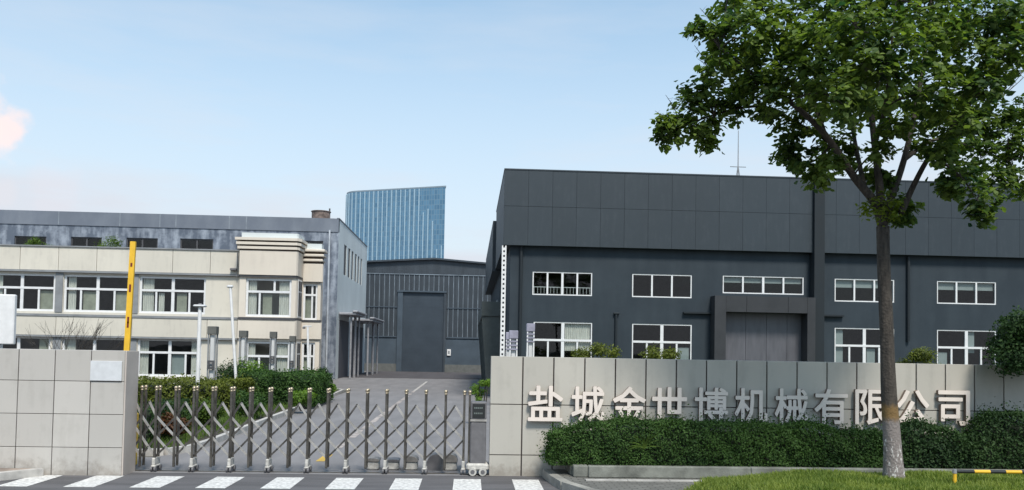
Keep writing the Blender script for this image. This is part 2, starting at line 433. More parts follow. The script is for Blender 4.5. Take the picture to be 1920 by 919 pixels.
class MB:
    def __init__(s):
        s.v = []; s.f = []; s.m = []; s.mats = []

    def mi(s, m):
        if m is None: return 0
        if m not in s.mats: s.mats.append(m)
        return s.mats.index(m)

    def poly(s, pts, m=None):
        i = len(s.v); s.v += [tuple(p) for p in pts]; s.f.append(tuple(range(i, i + len(pts)))); s.m.append(s.mi(m)); return s

    def box(s, x0, x1, y0, y1, z0, z1, m=None, bev=0.0):
        if x0 > x1: x0, x1 = x1, x0
        if y0 > y1: y0, y1 = y1, y0
        if z0 > z1: z0, z1 = z1, z0
        i = len(s.v)
        if bev <= 0:
            s.v += [(x0, y0, z0), (x1, y0, z0), (x1, y1, z0), (x0, y1, z0), (x0, y0, z1), (x1, y0, z1), (x1, y1, z1), (x0, y1, z1)]
            fs = [(0, 3, 2, 1), (4, 5, 6, 7), (0, 1, 5, 4), (1, 2, 6, 5), (2, 3, 7, 6), (3, 0, 4, 7)]
        else:
            b = min(bev, (x1 - x0) / 2.2, (y1 - y0) / 2.2, (z1 - z0) / 2.2)
            rings = []
            for z, k in ((z0, b), (z0 + b, 0), (z1 - b, 0), (z1, b)):
                e = b
                X0, X1, Y0, Y1 = x0 + k, x1 - k, y0 + k, y1 - k
                e = b
                rings.append([(X0 + e, Y0, z), (X1 - e, Y0, z), (X1, Y0 + e, z), (X1, Y1 - e, z), (X1 - e, Y1, z), (X0 + e, Y1, z), (X0, Y1 - e, z), (X0, Y0 + e, z)])
            for r in rings: s.v += r
            fs = [tuple(reversed(range(8))), tuple(range(24, 32))]
            for k in range(3):
                for j in range(8):
                    a, c = k * 8 + j, k * 8 + (j + 1) % 8
                    fs.append((a, c, c + 8, a + 8))
        k = s.mi(m)
        for f in fs: s.f.append(tuple(i + q for q in f)); s.m.append(k)
        return s

    def prism(s, pts, z0, z1, m=None):
        """vertical prism over a counter-clockwise footprint"""
        n = len(pts); i = len(s.v); k = s.mi(m)
        s.v += [(p[0], p[1], z0) for p in pts] + [(p[0], p[1], z1) for p in pts]
        s.f.append(tuple(i + j for j in reversed(range(n)))); s.f.append(tuple(i + n + j for j in range(n))); s.m += [k, k]
        for j in range(n):
            c = (j + 1) % n
            s.f.append((i + j, i + c, i + n + c, i + n + j)); s.m.append(k)
        return s

    def extrude_y(s, pts, y0, y1, m=None):
        """prism over an (x, z) outline between y0 and y1"""
        n = len(pts); i = len(s.v); k = s.mi(m)
        s.v += [(p[0], y0, p[1]) for p in pts] + [(p[0], y1, p[1]) for p in pts]
        s.f.append(tuple(i + j for j in range(n))); s.f.append(tuple(i + n + j for j in reversed(range(n)))); s.m += [k, k]
        for j in range(n):
            c = (j + 1) % n
            s.f.append((i + c, i + j, i + n + j, i + n + c)); s.m.append(k)
        return s

    def tube(s, p0, p1, r0, r1=None, n=10, m=None, caps=True):
        r1 = r0 if r1 is None else r1
        p0, p1 = Vector(p0), Vector(p1)
        d = (p1 - p0)
        if d.length < 1e-6: return s
        d.normalize()
        a = d.orthogonal().normalized(); b = d.cross(a)
        i = len(s.v); k = s.mi(m)
        for p, r in ((p0, r0), (p1, r1)):
            for j in range(n):
                t = 2 * math.pi * j / n
                s.v.append(tuple(p + (a * math.cos(t) + b * math.sin(t)) * r))
        for j in range(n):
            c = (j + 1) % n
            s.f.append((i + j, i + c, i + n + c, i + n + j)); s.m.append(k)
        if caps:
            s.f.append(tuple(i + j for j in reversed(range(n)))); s.f.append(tuple(i + n + j for j in range(n))); s.m += [k, k]
        return s

    def bar(s, p0, p1, w, d, m=None):
        """flat bar lying in an x-z plane, w wide in that plane, d thick in y"""
        p0, p1 = Vector(p0), Vector(p1)
        t = (p1 - p0).normalized()
        nrm = Vector((-t.z, 0, t.x)) * (w / 2)
        pts = [p0 - nrm, p1 - nrm, p1 + nrm, p0 + nrm]
        return s.extrude_y([(q.x, q.z) for q in pts], p0.y - d / 2, p0.y + d / 2, m)

    def lathe(s, c, prof, n=16, m=None):
        i = len(s.v); k = s.mi(m)
        for (r, z) in prof:
            for j in range(n):
                t = 2 * math.pi * j / n
                s.v.append((c[0] + r * math.cos(t), c[1] + r * math.sin(t), c[2] + z))
        for q in range(len(prof) - 1):
            for j in range(n):
                e = (j + 1) % n
                s.f.append((i + q * n + j, i + q * n + e, i + (q + 1) * n + e, i + (q + 1) * n + j)); s.m.append(k)
        s.f.append(tuple(i + j for j in reversed(range(n)))); s.m.append(k)
        L = (len(prof) - 1) * n
        s.f.append(tuple(i + L + j for j in range(n))); s.m.append(k)
        return s

    def build(s, name, m=None, parent=None, smooth=False, loc=None):
        me = bpy.data.meshes.new(name)
        me.from_pydata(s.v, [], s.f)
        ml = s.mats if s.mats else [m]
        if m is not None and s.mats and any(True for _ in ()): pass
        for q in ml: me.materials.append(q)
        if s.mats: me.polygons.foreach_set('material_index', s.m)
        if smooth: me.polygons.foreach_set('use_smooth', [True] * len(me.polygons))
        me.update()
        o = bpy.data.objects.new(name, me)
        COL.objects.link(o)
        if parent is not None:
            o.parent = parent
            if parent_offset.get(parent.name) is not None and loc is None:
                o.location = -parent_offset[parent.name]
        if loc is not None: o.location = loc
        return o


parent_offset = {}


def tag(o, label=None, cat=None, group=None, kind=None):
    if label: o['label'] = label
    if cat: o['category'] = cat
    if group: o['group'] = group
    if kind: o['kind'] = kind
    return o


def empty(name, loc, label=None, cat=None, group=None, world=True):
    """Empty at a thing's base; with world=True its part meshes are written in world coordinates"""
    o = bpy.data.objects.new(name, None)
    COL.objects.link(o)
    o.location = loc
    o.empty_display_size = 0.3
    if world: parent_offset[o.name] = Vector(loc)
    tag(o, label, cat, group)
    return o


def sub(mb, name, m, parent, root):
    """a sub-part: parented to a part whose own location is already the root offset"""
    return mb.build(name, m, parent, loc=(0, 0, 0))


def copy_tree(o, parent=None):
    c = o.copy(); COL.objects.link(c)
    if parent is not None: c.parent = parent
    for ch in list(o.children): copy_tree(ch, c)
    return c


def holes_wall(mb, x0, x1, z0, z1, y, holes, m, t=0.25, jm=None):
    """front sheet of a wall at y facing -Y with rectangular openings and their reveals"""
    xs = sorted({x0, x1, *[h[0] for h in holes], *[h[1] for h in holes]})
    zs = sorted({z0, z1, *[h[2] for h in holes], *[h[3] for h in holes]})
    xs = [q for q in xs if x0 <= q <= x1]; zs = [q for q in zs if z0 <= q <= z1]
    for a, b in zip(xs, xs[1:]):
        for c, d in zip(zs, zs[1:]):
            mx, mz = (a + b) / 2, (c + d) / 2
            if any(h[0] < mx < h[1] and h[2] < mz < h[3] for h in holes): continue
            mb.poly([(a, y, c), (b, y, c), (b, y, d), (a, y, d)], m)
            mb.poly([(a, y + t, c), (a, y + t, d), (b, y + t, d), (b, y + t, c)], m)
    for h in holes:
        a, b, c, d = h
        mb.poly([(a, y, c), (a, y, d), (a, y + t, d), (a, y + t, c)], m)
        mb.poly([(b, y, c), (b, y + t, c), (b, y + t, d), (b, y, d)], m)
        mb.poly([(a, y, d), (b, y, d), (b, y + t, d), (a, y + t, d)], m)
        mb.poly([(a, y, c), (a, y + t, c), (b, y + t, c), (b, y, c)], m)


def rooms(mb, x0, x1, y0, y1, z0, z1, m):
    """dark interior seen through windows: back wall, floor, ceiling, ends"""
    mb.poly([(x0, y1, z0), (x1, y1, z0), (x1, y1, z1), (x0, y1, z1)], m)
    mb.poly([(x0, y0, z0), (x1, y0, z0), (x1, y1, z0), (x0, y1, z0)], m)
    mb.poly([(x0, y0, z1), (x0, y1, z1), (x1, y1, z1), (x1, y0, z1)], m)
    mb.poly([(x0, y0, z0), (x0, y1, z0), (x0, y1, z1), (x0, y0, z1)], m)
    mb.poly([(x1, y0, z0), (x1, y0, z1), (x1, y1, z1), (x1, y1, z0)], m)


def window(parent, x0, x1, z0, z1, y, vbars, hbar=None, lower=None, fw=0.07, curt=(), mframe=None, outer=1.0, mid=1.35, reveal=0.08):
    """white framed window in an opening: frame mesh > pane, curtains. vbars = fractions; hbar = z; lower = bars below hbar"""
    mf = mframe or M_WHITE
    f = MB()
    ya, yb = y + reveal, y + reveal + 0.07
    fo = fw * outer
    f.box(x0, x0 + fo, ya, yb, z0, z1); f.box(x1 - fo, x1, ya, yb, z0, z1)
    f.box(x0 + fo, x1 - fo, ya, yb, z0, z0 + fo); f.box(x0 + fo, x1 - fo, ya, yb, z1 - fo, z1)
    zt = hbar if hbar else z0 + fw
    W = x1 - x0
    for k in vbars:
        wv = fw * (mid if k == 0.5 else 0.9)
        xx = x0 + W * k
        f.box(xx - wv / 2, xx + wv / 2, ya + 0.003, yb - 0.003, z0 + fo if k == 0.5 or not hbar else zt + fw / 2, z1 - fo)
    if hbar:
        f.box(x0 + fo, x1 - fo, ya - 0.01, yb - 0.006, hbar - fw / 2, hbar + fw / 2)
        for k in lower or ():
            xx = x0 + W * k
            f.box(xx - fw * 0.42, xx + fw * 0.42, ya + 0.006, yb, z0 + fw, hbar - fw / 2)
    o = f.build('window', mf, parent)
    g = MB().poly([(x0 + fw * .5, yb - 0.02, z0 + fw * .5), (x1 - fw * .5, yb - 0.02, z0 + fw * .5), (x1 - fw * .5, yb - 0.02, z1 - fw * .5), (x0 + fw * .5, yb - 0.02, z1 - fw * .5)])
    g.build('pane', M_GLASS, o, loc=(0, 0, 0))
    for (a, b, lo, hi, mm) in curt:
        c = MB(); n = max(4, int((b - a) * W / 0.05)); yy = yb + 0.07
        prevp = None
        for q in range(n + 1):
            xx = x0 + W * (a + (b - a) * q / n); dy = 0.025 * (1 if q % 2 else -1) if mm is M_CURT else 0.004 * (q % 2)
            zz0 = z0 + (z1 - z0) * lo; zz1 = z0 + (z1 - z0) * hi
            if prevp is not None:
                c.poly([(prevp[0], prevp[1], zz0), (xx, yy + dy, zz0), (xx, yy + dy, zz1), (prevp[0], prevp[1], zz1)])
            prevp = (xx, yy + dy)
        c.build('curtain' if mm is M_CURT else 'blind', mm, o, loc=(0, 0, 0))
    return o


# ------------------------------------------------------------------ leaves
RNG = np.random.default_rng(11)


def leaf_mesh(name, P, Nrm, size, mats, aspect=0.55, parent=None, fold=0.25, droop=None, loc=None):
    """P: n x 3 centres; Nrm: n x 3 approximate facing; two-quad folded leaves"""
    n = len(P)
    Nrm = Nrm / (np.linalg.norm(Nrm, axis=1, keepdims=True) + 1e-9)
    t = RNG.normal(size=(n, 3))
    if droop is not None: t = t * 0.7 + np.array([0, 0, -droop])
    t -= Nrm * np.sum(t * Nrm, axis=1, keepdims=True)
    t /= (np.linalg.norm(t, axis=1, keepdims=True) + 1e-9)
    b = np.cross(Nrm, t)
    s = (np.asarray(size) * RNG.uniform(0.65, 1.25, n))[:, None]
    L, Wd = s * 0.5, s * aspect * 0.5
    f = fold * Wd
    v = np.stack([P - t * L, P - t * L * 0.1 + b * Wd + Nrm * f, P + t * L * 0.55 + b * Wd * 0.7 + Nrm * f, P + t * L,
                  P + t * L * 0.55 - b * Wd * 0.7 + Nrm * f, P - t * L * 0.1 - b * Wd + Nrm * f], axis=1).reshape(-1, 3)
    me = bpy.data.meshes.new(name)
    base = np.arange(n)[:, None] * 6
    q = np.concatenate([base + np.array([[0, 1, 2, 3]]), base + np.array([[0, 3, 4, 5]])], axis=1).reshape(-1)
    me.vertices.add(len(v)); me.vertices.foreach_set('co', v.astype(np.float32).ravel())
    me.loops.add(len(q)); me.loops.foreach_set('vertex_index', q.astype(np.int32))
    nf = len(q) // 4
    me.polygons.add(nf)
    me.polygons.foreach_set('loop_start', np.arange(nf, dtype=np.int32) * 4)
    me.polygons.foreach_set('loop_total', np.full(nf, 4, dtype=np.int32))
    me.materials.append(mats)
    me.update(calc_edges=True)
    me.validate()
    o = bpy.data.objects.new(name, me); COL.objects.link(o)
    if parent is not None:
        o.parent = parent
        o.location = -parent_offset[parent.name] if parent.name in parent_offset else (0, 0, 0)
    if loc is not None: o.location = loc
    return o


def blob_points(c, r, n, shell=0.55, squash=(1, 1, 1)):
    d = RNG.normal(size=(n, 3)); d /= np.linalg.norm(d, axis=1, keepdims=True)
    rad = RNG.uniform(shell, 1.0, n) ** 0.7
    lump = 1 + 0.18 * np.sin(d[:, 0] * 5 + c[0] * 3) * np.sin(d[:, 2] * 6 + c[1]) + 0.1 * np.sin(d[:, 1] * 9)
    p = d * (rad * lump)[:, None] * r * np.array(squash)
    return np.array(c) + p, d


def bush(name, c, r, n, size, m, label, cat='bush', group=None, squash=(1, 1, 0.85), lobes=6, parent_root=None):
    """a shrub standing at c (ground point): short stems and leaf clumps"""
    root = parent_root or empty(name, c, label, cat, group)
    c = Vector(c)
    P = []; Nn = []
    cz = c.z + r * squash[2] * 0.95
    for k in range(lobes):
        a = 2 * math.pi * k / lobes + random.random()
        off = np.array([math.cos(a) * r * 0.42 * squash[0], math.sin(a) * r * 0.42 * squash[1], random.uniform(-0.15, 0.35) * r])
        p, d = blob_points((c.x + off[0], c.y + off[1], cz + off[2]), r * random.uniform(0.5, 0.68), n // lobes, 0.35, squash)
        P.append(p); Nn.append(d)
    P = np.concatenate(P); Nn = np.concatenate(Nn)
    keep = P[:, 2] > c.z + 0.03
    P, Nn = P[keep], Nn[keep]
    leaf_mesh('foliage', P, Nn + RNG.normal(size=P.shape) * 0.6 + np.array([0, 0, 0.5]), np.full(len(P), size), m, parent=root)
    s = MB()
    for k in range(5):
        a = k * 1.3
        s.tube((c.x + 0.04 * math.cos(a), c.y + 0.04 * math.sin(a), c.z), (c.x + r * 0.45 * math.cos(a), c.y + r * 0.45 * math.sin(a), cz + r * 0.2), 0.02, 0.008, 6)
    s.build('stem', mb_, root)
    return root


random.seed(5)

# ------------------------------------------------------------------ ground, roads, pavements
GY = 15.5                                            # face of the right boundary wall
g = MB().poly([(-900, -60, 0), (900, -60, 0), (900, 1500, 0), (-900, 1500, 0)])
tag(g.build('ground', M_GROUND), kind='structure')
tag(MB().poly([(-120, -30, 0.004), (120, -30, 0.004), (120, 15.46, 0.004), (-120, 15.46, 0.004)]).build('street', M_ASPHALT), kind='structure')
RX0, RX1 = -6.35, 1.15
ent = MB()
ent.poly([(RX0 - 0.3, 15.46, 0.006), (RX1, 15.46, 0.006), (RX1, 84.9, 0.006), (RX0 - 0.3, 84.9, 0.006)])
ent.poly([(-14, 15.47, 0.0055), (RX0 - 0.3, 15.47, 0.0055), (RX0 - 0.3, 17.6, 0.0055), (-14, 17.6, 0.0055)])
ent.poly([(-11.0, 46, 0.0055), (RX0 - 0.3, 46, 0.0055), (RX0 - 0.3, 84.9, 0.0055), (-11.0, 84.9, 0.0055)])
tag(ent.build('entrance_road', M_CONCROAD), kind='structure')
tag(MB().box(-10.3, 1.6, 66, 84.8, 0.008, 0.03).build('shaded_apron', mat('apron_shade', (0.075, 0.068, 0.072), 0.9, var=0.15, scale=0.8)), kind='structure')  # dark sheet carrying the shadow before the hall in its colour
cw = MB()
for k in range(-1, 8):
    xa = -0.24 - 1.085 * k
    y0s, y1s = 13.85, 15.06
    cw.poly([(xa, y0s, 0.009), (xa + 0.50, y0s, 0.009), (xa + 0.50, y1s, 0.009), (xa, y1s, 0.009)])
tag(cw.build('crosswalk_markings', M_PAINT), kind='structure')
ln = MB()
y = 17.2
while y < 56:
    L = 1.1
    ln.poly([(-3.2, y, 0.011), (-3.02, y, 0.011), (-3.02, y + L, 0.011), (-3.2, y + L, 0.011)], M_YPAINT if y < 18 else M_FADED)
    if y < 40 and y > 20:
        ln.poly([(-3.2 + 0.0, y + L + 0.05, 0.011), (-3.05, y + L + 0.05, 0.011), (-3.05, y + 2.1, 0.011), (-3.2, y + 2.1, 0.011)], M_FADED)
    y += 2.3
ln.poly([(-3.18, 46, 0.0125), (-3.04, 46, 0.0125), (-3.04, 60, 0.0125), (-3.18, 60, 0.0125)], M_KERBW)
tag(ln.build('centre_line_markings', M_FADED), kind='structure')
gr = MB().box(-6.6, 0.4, 15.66, 15.74, 0.0065, 0.02)
tag(gr.build('gate_track', M_STEELD), kind='structure')

# left planting bed with its rounded kerb
bed = [(-26, 17.75), (-7.3, 17.75), (-6.65, 18.0), (-6.35, 18.6), (-6.3, 20)] + [(-6.35 - 0.02 * (yy - 20), yy) for yy in (26, 33, 40)] + [(-6.9, 44), (-7.5, 45.3), (-26, 45.3)]
tag(MB().prism(bed, 0, 0.10, M_SOIL).build('planting_bed', M_SOIL), kind='structure')
kb = MB()
pts = bed[1:-1]
for (a, b) in zip(pts, pts[1:]):
    A, B = Vector((a[0], a[1], 0)), Vector((b[0], b[1], 0))
    d = (B - A).normalized(); nn = Vector((d.y, -d.x, 0)) * 0.14
    kb.prism([tuple(A + nn * 0)[:2], tuple(A + nn)[:2], tuple(B + nn)[:2], tuple(B)[:2]], 0.0, 0.15)
kb.box(-26, -7.3, 17.61, 17.75, 0, 0.15)
tag(kb.build('bed_kerb', M_KERBW), kind='structure')
# right inner strip
tag(MB().box(RX1, 40, 16.2, 37.7, 0.0, 0.12).build('inner_lawn', M_LAWN), kind='structure')
tag(MB().box(RX1 - 0.12, RX1, 16.2, 37.7, 0.0, 0.15).build('inner_kerb', M_KERBW), kind='structure')
tag(MB().box(-40, -11.2, 44.5, 61, 0.0, 0.05).build('forecourt', M_KERB), kind='structure')

# street pavements
SWZ = 0.15
sw = MB()
edge = [(1.62, 15.44), (1.70, 14.6), (1.80, 14.0), (2.15, 13.2), (2.9, 12.2), (4.2, 11.4), (40, 11.4), (40, 15.44)]
sw.prism(edge, 0.0, SWZ)
tag(sw.build('sidewalk', M_PAVE), kind='structure')
kk = MB()
for (a, b) in zip(edge[:6], edge[1:7]):
    A, B = Vector((a[0], a[1], 0)), Vector((b[0], b[1], 0))
    d = (B - A).normalized(); nn = Vector((d.y, -d.x, 0)) * 0.17
    kk.prism([tuple(A + d * 0.006)[:2], tuple(A + nn + d * 0.006)[:2], tuple(B + nn)[:2], tuple(B)[:2]], 0.0, SWZ + 0.008)
tag(kk.build('sidewalk_kerb', M_KERB), kind='structure')
ll = MB()
eL = [(-60, 15.05), (-60, 10), (-11.5, 13.2), (-9.4, 13.75), (-8.4, 14.3), (-7.75, 15.05)]
ll.prism(eL, 0.0, 0.13)
tag(ll.build('sidewalk_left', M_PAVEL), kind='structure')
kl = MB()
for (a, b) in zip(eL[2:5], eL[3:6]):
    A, B = Vector((a[0], a[1], 0)), Vector((b[0], b[1], 0))
    d = (B - A).normalized(); nn = Vector((d.y, -d.x, 0)) * 0.16
    kl.prism([tuple(A + d * 0.01)[:2], tuple(A + nn + d * 0.01)[:2], tuple(B + nn)[:2], tuple(B)[:2]], 0.0, 0.14)
for q in range(3):
    kl.box(-60, -8.6 - q * 0.7, 14.75 - q * 0.42, 14.85 - q * 0.42, 0.13, 0.136)
tag(kl.build('sidewalk_left_kerb', M_KERBW), kind='structure')
# planter in front of the right wall
pl = MB()
PY = 14.62
pl.prism([(2.05, 15.49), (2.05, PY + 0.15), (2.2, PY), (60, PY), (60, 15.49)], SWZ, 0.33, M_SOIL)
tag(pl.build('planter_soil', M_SOIL), kind='structure')
pk = MB()
xx = 2.2
while xx < 30:
    pk.box(xx, xx + 2.992, PY - 0.16, PY - 0.003, SWZ + 0.002, 0.36, None, 0.012); xx += 3.0
pk.box(1.9, 2.047, PY + 0.1, 15.48, SWZ + 0.002, 0.355, None, 0.012)
pk.box(1.93, 2.197, PY - 0.12, PY + 0.095, SWZ + 0.002, 0.357, None, 0.012)
tag(pk.build('planter_kerb', mat('planter_kerb_stone', (0.20, 0.205, 0.18), 0.9, var=0.22, scale=3, bump=0.3)), kind='structure')
st = MB()
xx = 2.1
while xx < 5:
    st.box(xx, xx + 0.74, 14.08, 14.2, SWZ + 0.001, SWZ + 0.02); xx += 0.75
tag(st.build('kerb_strip', M_KERBW), kind='structure')

# grass verge mounded around the street tree
def verge_h(x, y):
    e = min(1.0, max(0.0, (x - 3.3) / 2.4)); e = e * e * (3 - 2 * e)
    yy = max(0.0, min(1.0, (14.15 - y) / 0.7)); yy = yy * yy * (3 - 2 * yy)
    return SWZ + 0.02 + 0.23 * e * yy + 0.02 * math.sin(x * 3.1 + y * 2)


def verge_inside(x, y):
    return y < 14.12 and x > 3.25 + 0.9 * max(0.0, (y - 12.3)) ** 1.0 * 0.75 - 0.15


vg = MB(); gx = np.arange(3.0, 18.01, 0.2); gy = np.arange(11.45, 14.16, 0.1)
idx = {}
for i_, x_ in enumerate(gx):
    for j_, y_ in enumerate(gy):
        xs_ = max(x_, 3.1 + 0.67 * max(0.0, y_ - 12.3))
        idx[i_, j_] = len(vg.v); vg.v.append((xs_, y_, verge_h(xs_, y_)))
for i_ in range(len(gx) - 1):
    for j_ in range(len(gy) - 1):
        vg.f.append((idx[i_, j_], idx[i_ + 1, j_], idx[i_ + 1, j_ + 1], idx[i_, j_ + 1])); vg.m.append(0)
tag(vg.build('grass_verge', M_LAWN, smooth=True), kind='structure')
M_GRASS = leaf_mat('grass_blades', (0.09, 0.15, 0.03), (0.32, 0.37, 0.09), 0.6, 0.4)


def grass(name, pts, hgt, m, label):
    n = len(pts)
    P = np.array(pts)
    a = RNG.uniform(0, 2 * math.pi, n); h = hgt * RNG.uniform(0.5, 1.3, n)
    lean = RNG.normal(size=(n, 2)) * 0.35 * h[:, None]
    wd = 0.006 + 0.004 * RNG.random(n)
    dx = np.stack([np.cos(a) * wd, np.sin(a) * wd, np.zeros(n)], 1)
    mid = P + np.stack([lean[:, 0] * .35, lean[:, 1] * .35, h * .55], 1)
    tip = P + np.stack([lean[:, 0], lean[:, 1], h], 1)
    v = np.stack([P - dx, P + dx, mid + dx * .8, mid - dx * .8, tip], 1).reshape(-1, 3)
    base = (np.arange(n) * 5)[:, None]
    faces = [tuple(r) for r in (base + np.array([[0, 1, 2, 3]])).tolist()] + [tuple(r) for r in (base + np.array([[3, 2, 4]])).tolist()]
    me = bpy.data.meshes.new(name); me.from_pydata(v.tolist(), [], faces); me.materials.append(m)
    o = bpy.data.objects.new(name, me); COL.objects.link(o)
    tag(o, label, 'grass', None, 'stuff')
    return o


pp = []
while len(pp) < 44000:
    x_, y_ = random.uniform(3.0, 13.2), random.uniform(11.7, 14.14)
    if x_ > 3.12 + 0.67 * max(0.0, y_ - 12.3):
        pp.append((x_, y_, verge_h(x_, y_) - 0.005))
grass('grass', pp, 0.085, M_GRASS, 'bright short grass on the raised street verge')

# ------------------------------------------------------------------ boundary walls
def boundary_wall(name, x0, x1, yf, thick, ztop, joints_x, joints_z, pm, label, gap=0.02):
    root = empty(name, ((x0 + x1) / 2, yf, 0), label, 'wall')
    c = MB().box(x0 + 0.005, x1 - 0.005, yf + 0.03, yf + thick - 0.03, 0, ztop - 0.012)
    c.build('wall_core', M_JOINT, root)
    p = MB()
    xs = [x0] + joints_x + [x1]; zs = [0.0] + joints_z + [ztop]
    for a, b in zip(xs, xs[1:]):
        for q, (e, f) in enumerate(zip(zs, zs[1:])):
            xa, xb = a + (gap / 2 if a != x0 else 0), b - (gap / 2 if b != x1 else 0)
            p.box(xa, xb, yf + RNG.uniform(0, 0.004), yf + 0.05, e + (gap / 3 if q else 0), f - (gap / 3 if f != ztop else 0), None, 0.003)
    p.build('panels', pm, root)
    cp = MB().box(x0, x1, yf + 0.052, yf + thick, ztop - 0.01, ztop)
    cp.box(x0, x1, yf + thick - 0.028, yf + thick, 0, ztop - 0.012)
    cp.build('coping', pm, root)
    return root


WZ = Z(925, 668, GY)
xw0 = X(919, GY, 780)
jx = []
q = X(980, GY, 720)
while q < 24:
    jx.append(q); q += 0.603 + random.uniform(-0.006, 0.006)
zj = [Z(930, 853, GY), Z(930, 758, GY)]
WR = boundary_wall('boundary_wall', xw0, 24.3, GY, 0.3, WZ, jx, zj, M_WALLP, 'long grey panelled wall carrying large raised Chinese characters', 0.026)
eb = MB()
eb.box(xw0 - 0.001, xw0 + 0.004, GY + 0.055, GY + 0.27, 0, WZ - 0.013)
eb.build('end_face', M_ENDP, WR)
LY = 15.08
xl1 = X(231, LY, 760)
jl = []
q = X(168, LY, 760)
while q > -30:
    jl.insert(0, q); q -= 0.645
WZL = Z(120, 656, LY)
WL = boundary_wall('boundary_wall', -30, xl1, LY, 0.5, WZL, jl, [Z(100, 838.5, LY), Z(100, 776, LY), Z(100, 714, LY)], M_WALLL,
                   'grey square-panelled wall left of the folding gate with white plaque', 0.016)
ep = MB(); ep.box(xl1 + 0.002, xl1 + 0.03, LY + 0.01, LY + 0.56, 0, WZL - 0.003, None, 0.004)
ep.box(xl1 - 0.5, xl1 + 0.001, LY + 0.505, LY + 0.56, 0, WZL - 0.004)
ep.build('end_pier', M_ENDP, WL)
pq = MB().box(X(170, LY, 700), X(229, LY, 700), LY - 0.025, LY - 0.001, Z(200, 714, LY), Z(200, 677, LY), None, 0.004)
tag(pq.build('plaque', mat('plaque_white', (0.60, 0.61, 0.62), 0.5, var=0.04, scale=9)), 'blank white plaque fixed near top of left boundary wall', 'plaque')

# sign characters on the right wall
sign = empty('wall_sign', (X(1400, GY), GY, 1.1), 'large raised pale Chinese lettering spelling a company name on grey wall', 'sign')
CH = '盐城金世博机械有限公司'
CX = [1022, 1101, 1178, 1253, 1331, 1405, 1480, 1554, 1630, 1706, 1783]
for ch, px in zip(CH, CX):
    cu = bpy.data.curves.new('character', 'FONT')
    cu.body = ch; cu.size = 0.78; cu.align_x = 'CENTER'; cu.offset = 0.0; cu.resolution_u = 2
    cu.extrude = 0.035
    tmp = bpy.data.objects.new('tmp', cu); COL.objects.link(tmp)
    bpy.context.view_layer.update()
    me = bpy.data.meshes.new_from_object(tmp.evaluated_get(bpy.context.evaluated_depsgraph_get()))
    bpy.data.objects.remove(tmp)
    co = np.array([v.co[:] for v in me.vertices])
    lo, hi = co.min(0), co.max(0)
    top, bot = (Z(px, 722 + (px - 1022) * 0.0118, GY), Z(px, 789 + (px - 1022) * 0.0105, GY))
    wpx = {'盐': 66, '世': 66, '公': 62, '司': 60, '机': 62}.get(ch, 63)
    sx = (X(px + wpx / 2, GY) - X(px - wpx / 2, GY)) / (hi[0] - lo[0]); sz = (top - bot) / (hi[1] - lo[1])
    cxm = X(px, GY, 755)
    # the bold weight: the regular glyph repeated round a small circle, each copy a hair deeper
    src = [v.co.copy() for v in me.vertices]; fcs = [tuple(p_.vertices) for p_ in me.polygons]; nrm_s = [p_.normal.z for p_ in me.polygons]
    bw = 0.012
    offs = [(0, 0)] + [(bw * math.cos(k * math.pi / 4), bw * math.sin(k * math.pi / 4)) for k in range(8)]
    cm = MB()
    for k, (ox, oz) in enumerate(offs):
        i0 = len(cm.v)
        for (x_, y_, z_) in src:
            cm.v.append(((x_ - (lo[0] + hi[0]) / 2) * sx * 0.95 + cxm + ox, GY - 0.072 - z_ * (1 + 0.012 * k), (y_ - lo[1]) * sz * 0.955 + bot + bw + oz))
        for f_, nz_ in zip(fcs, nrm_s):
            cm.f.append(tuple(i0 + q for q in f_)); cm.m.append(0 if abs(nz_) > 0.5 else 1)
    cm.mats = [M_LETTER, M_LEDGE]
    bpy.data.meshes.remove(me)
    o = cm.build('character', None, sign)
    o['label'] = 'raised character ' + ch

# ------------------------------------------------------------------ folding gate
gate = empty('folding_gate', (-3.2, 15.7, 0.02), 'stainless steel folding lattice gate with ball caps closed across the entrance', 'gate')
GYY = 15.7
PX = [239, 268, 295, 331, 365, 400, 435, 470, 506, 543, 579, 615, 651, 688, 724.5, 761, 798, 835, 870, 880]
gpx = [X(p, GYY, 800) for p in PX]
ZT = Z(600, 736, GYY)
for i, x_ in enumerate(gpx):
    r = 0.021 if i else 0.038
    for dy in (-0.09, 0.09):
        m = MB().box(x_ - r, x_ + r, GYY + dy - 0.022, GYY + dy + 0.022, 0.10, ZT, None, 0.006)
        if i in (0, 19) and dy > 0: m.box(x_ - 0.02, x_ + 0.02, GYY - 0.066, GYY + 0.066, 0.25, ZT - 0.1)
        p = m.build('post', M_STEELD, gate)
        c = MB().lathe((x_, GYY + dy, ZT + 0.001), [(0.028, 0), (0.03, 0.012), (0.018, 0.018), (0.03, 0.035), (0.036, 0.055), (0.028, 0.078), (0.01, 0.088)], 12)
        c.build('cap', M_BRASS, p, smooth=True, loc=(0, 0, 0))
zr = lambda py: Z(600, py, GYY)
nodes_p, nodes_m = [zr(784), zr(821), zr(858)], [zr(757), zr(803), zr(840)]
m = MB()
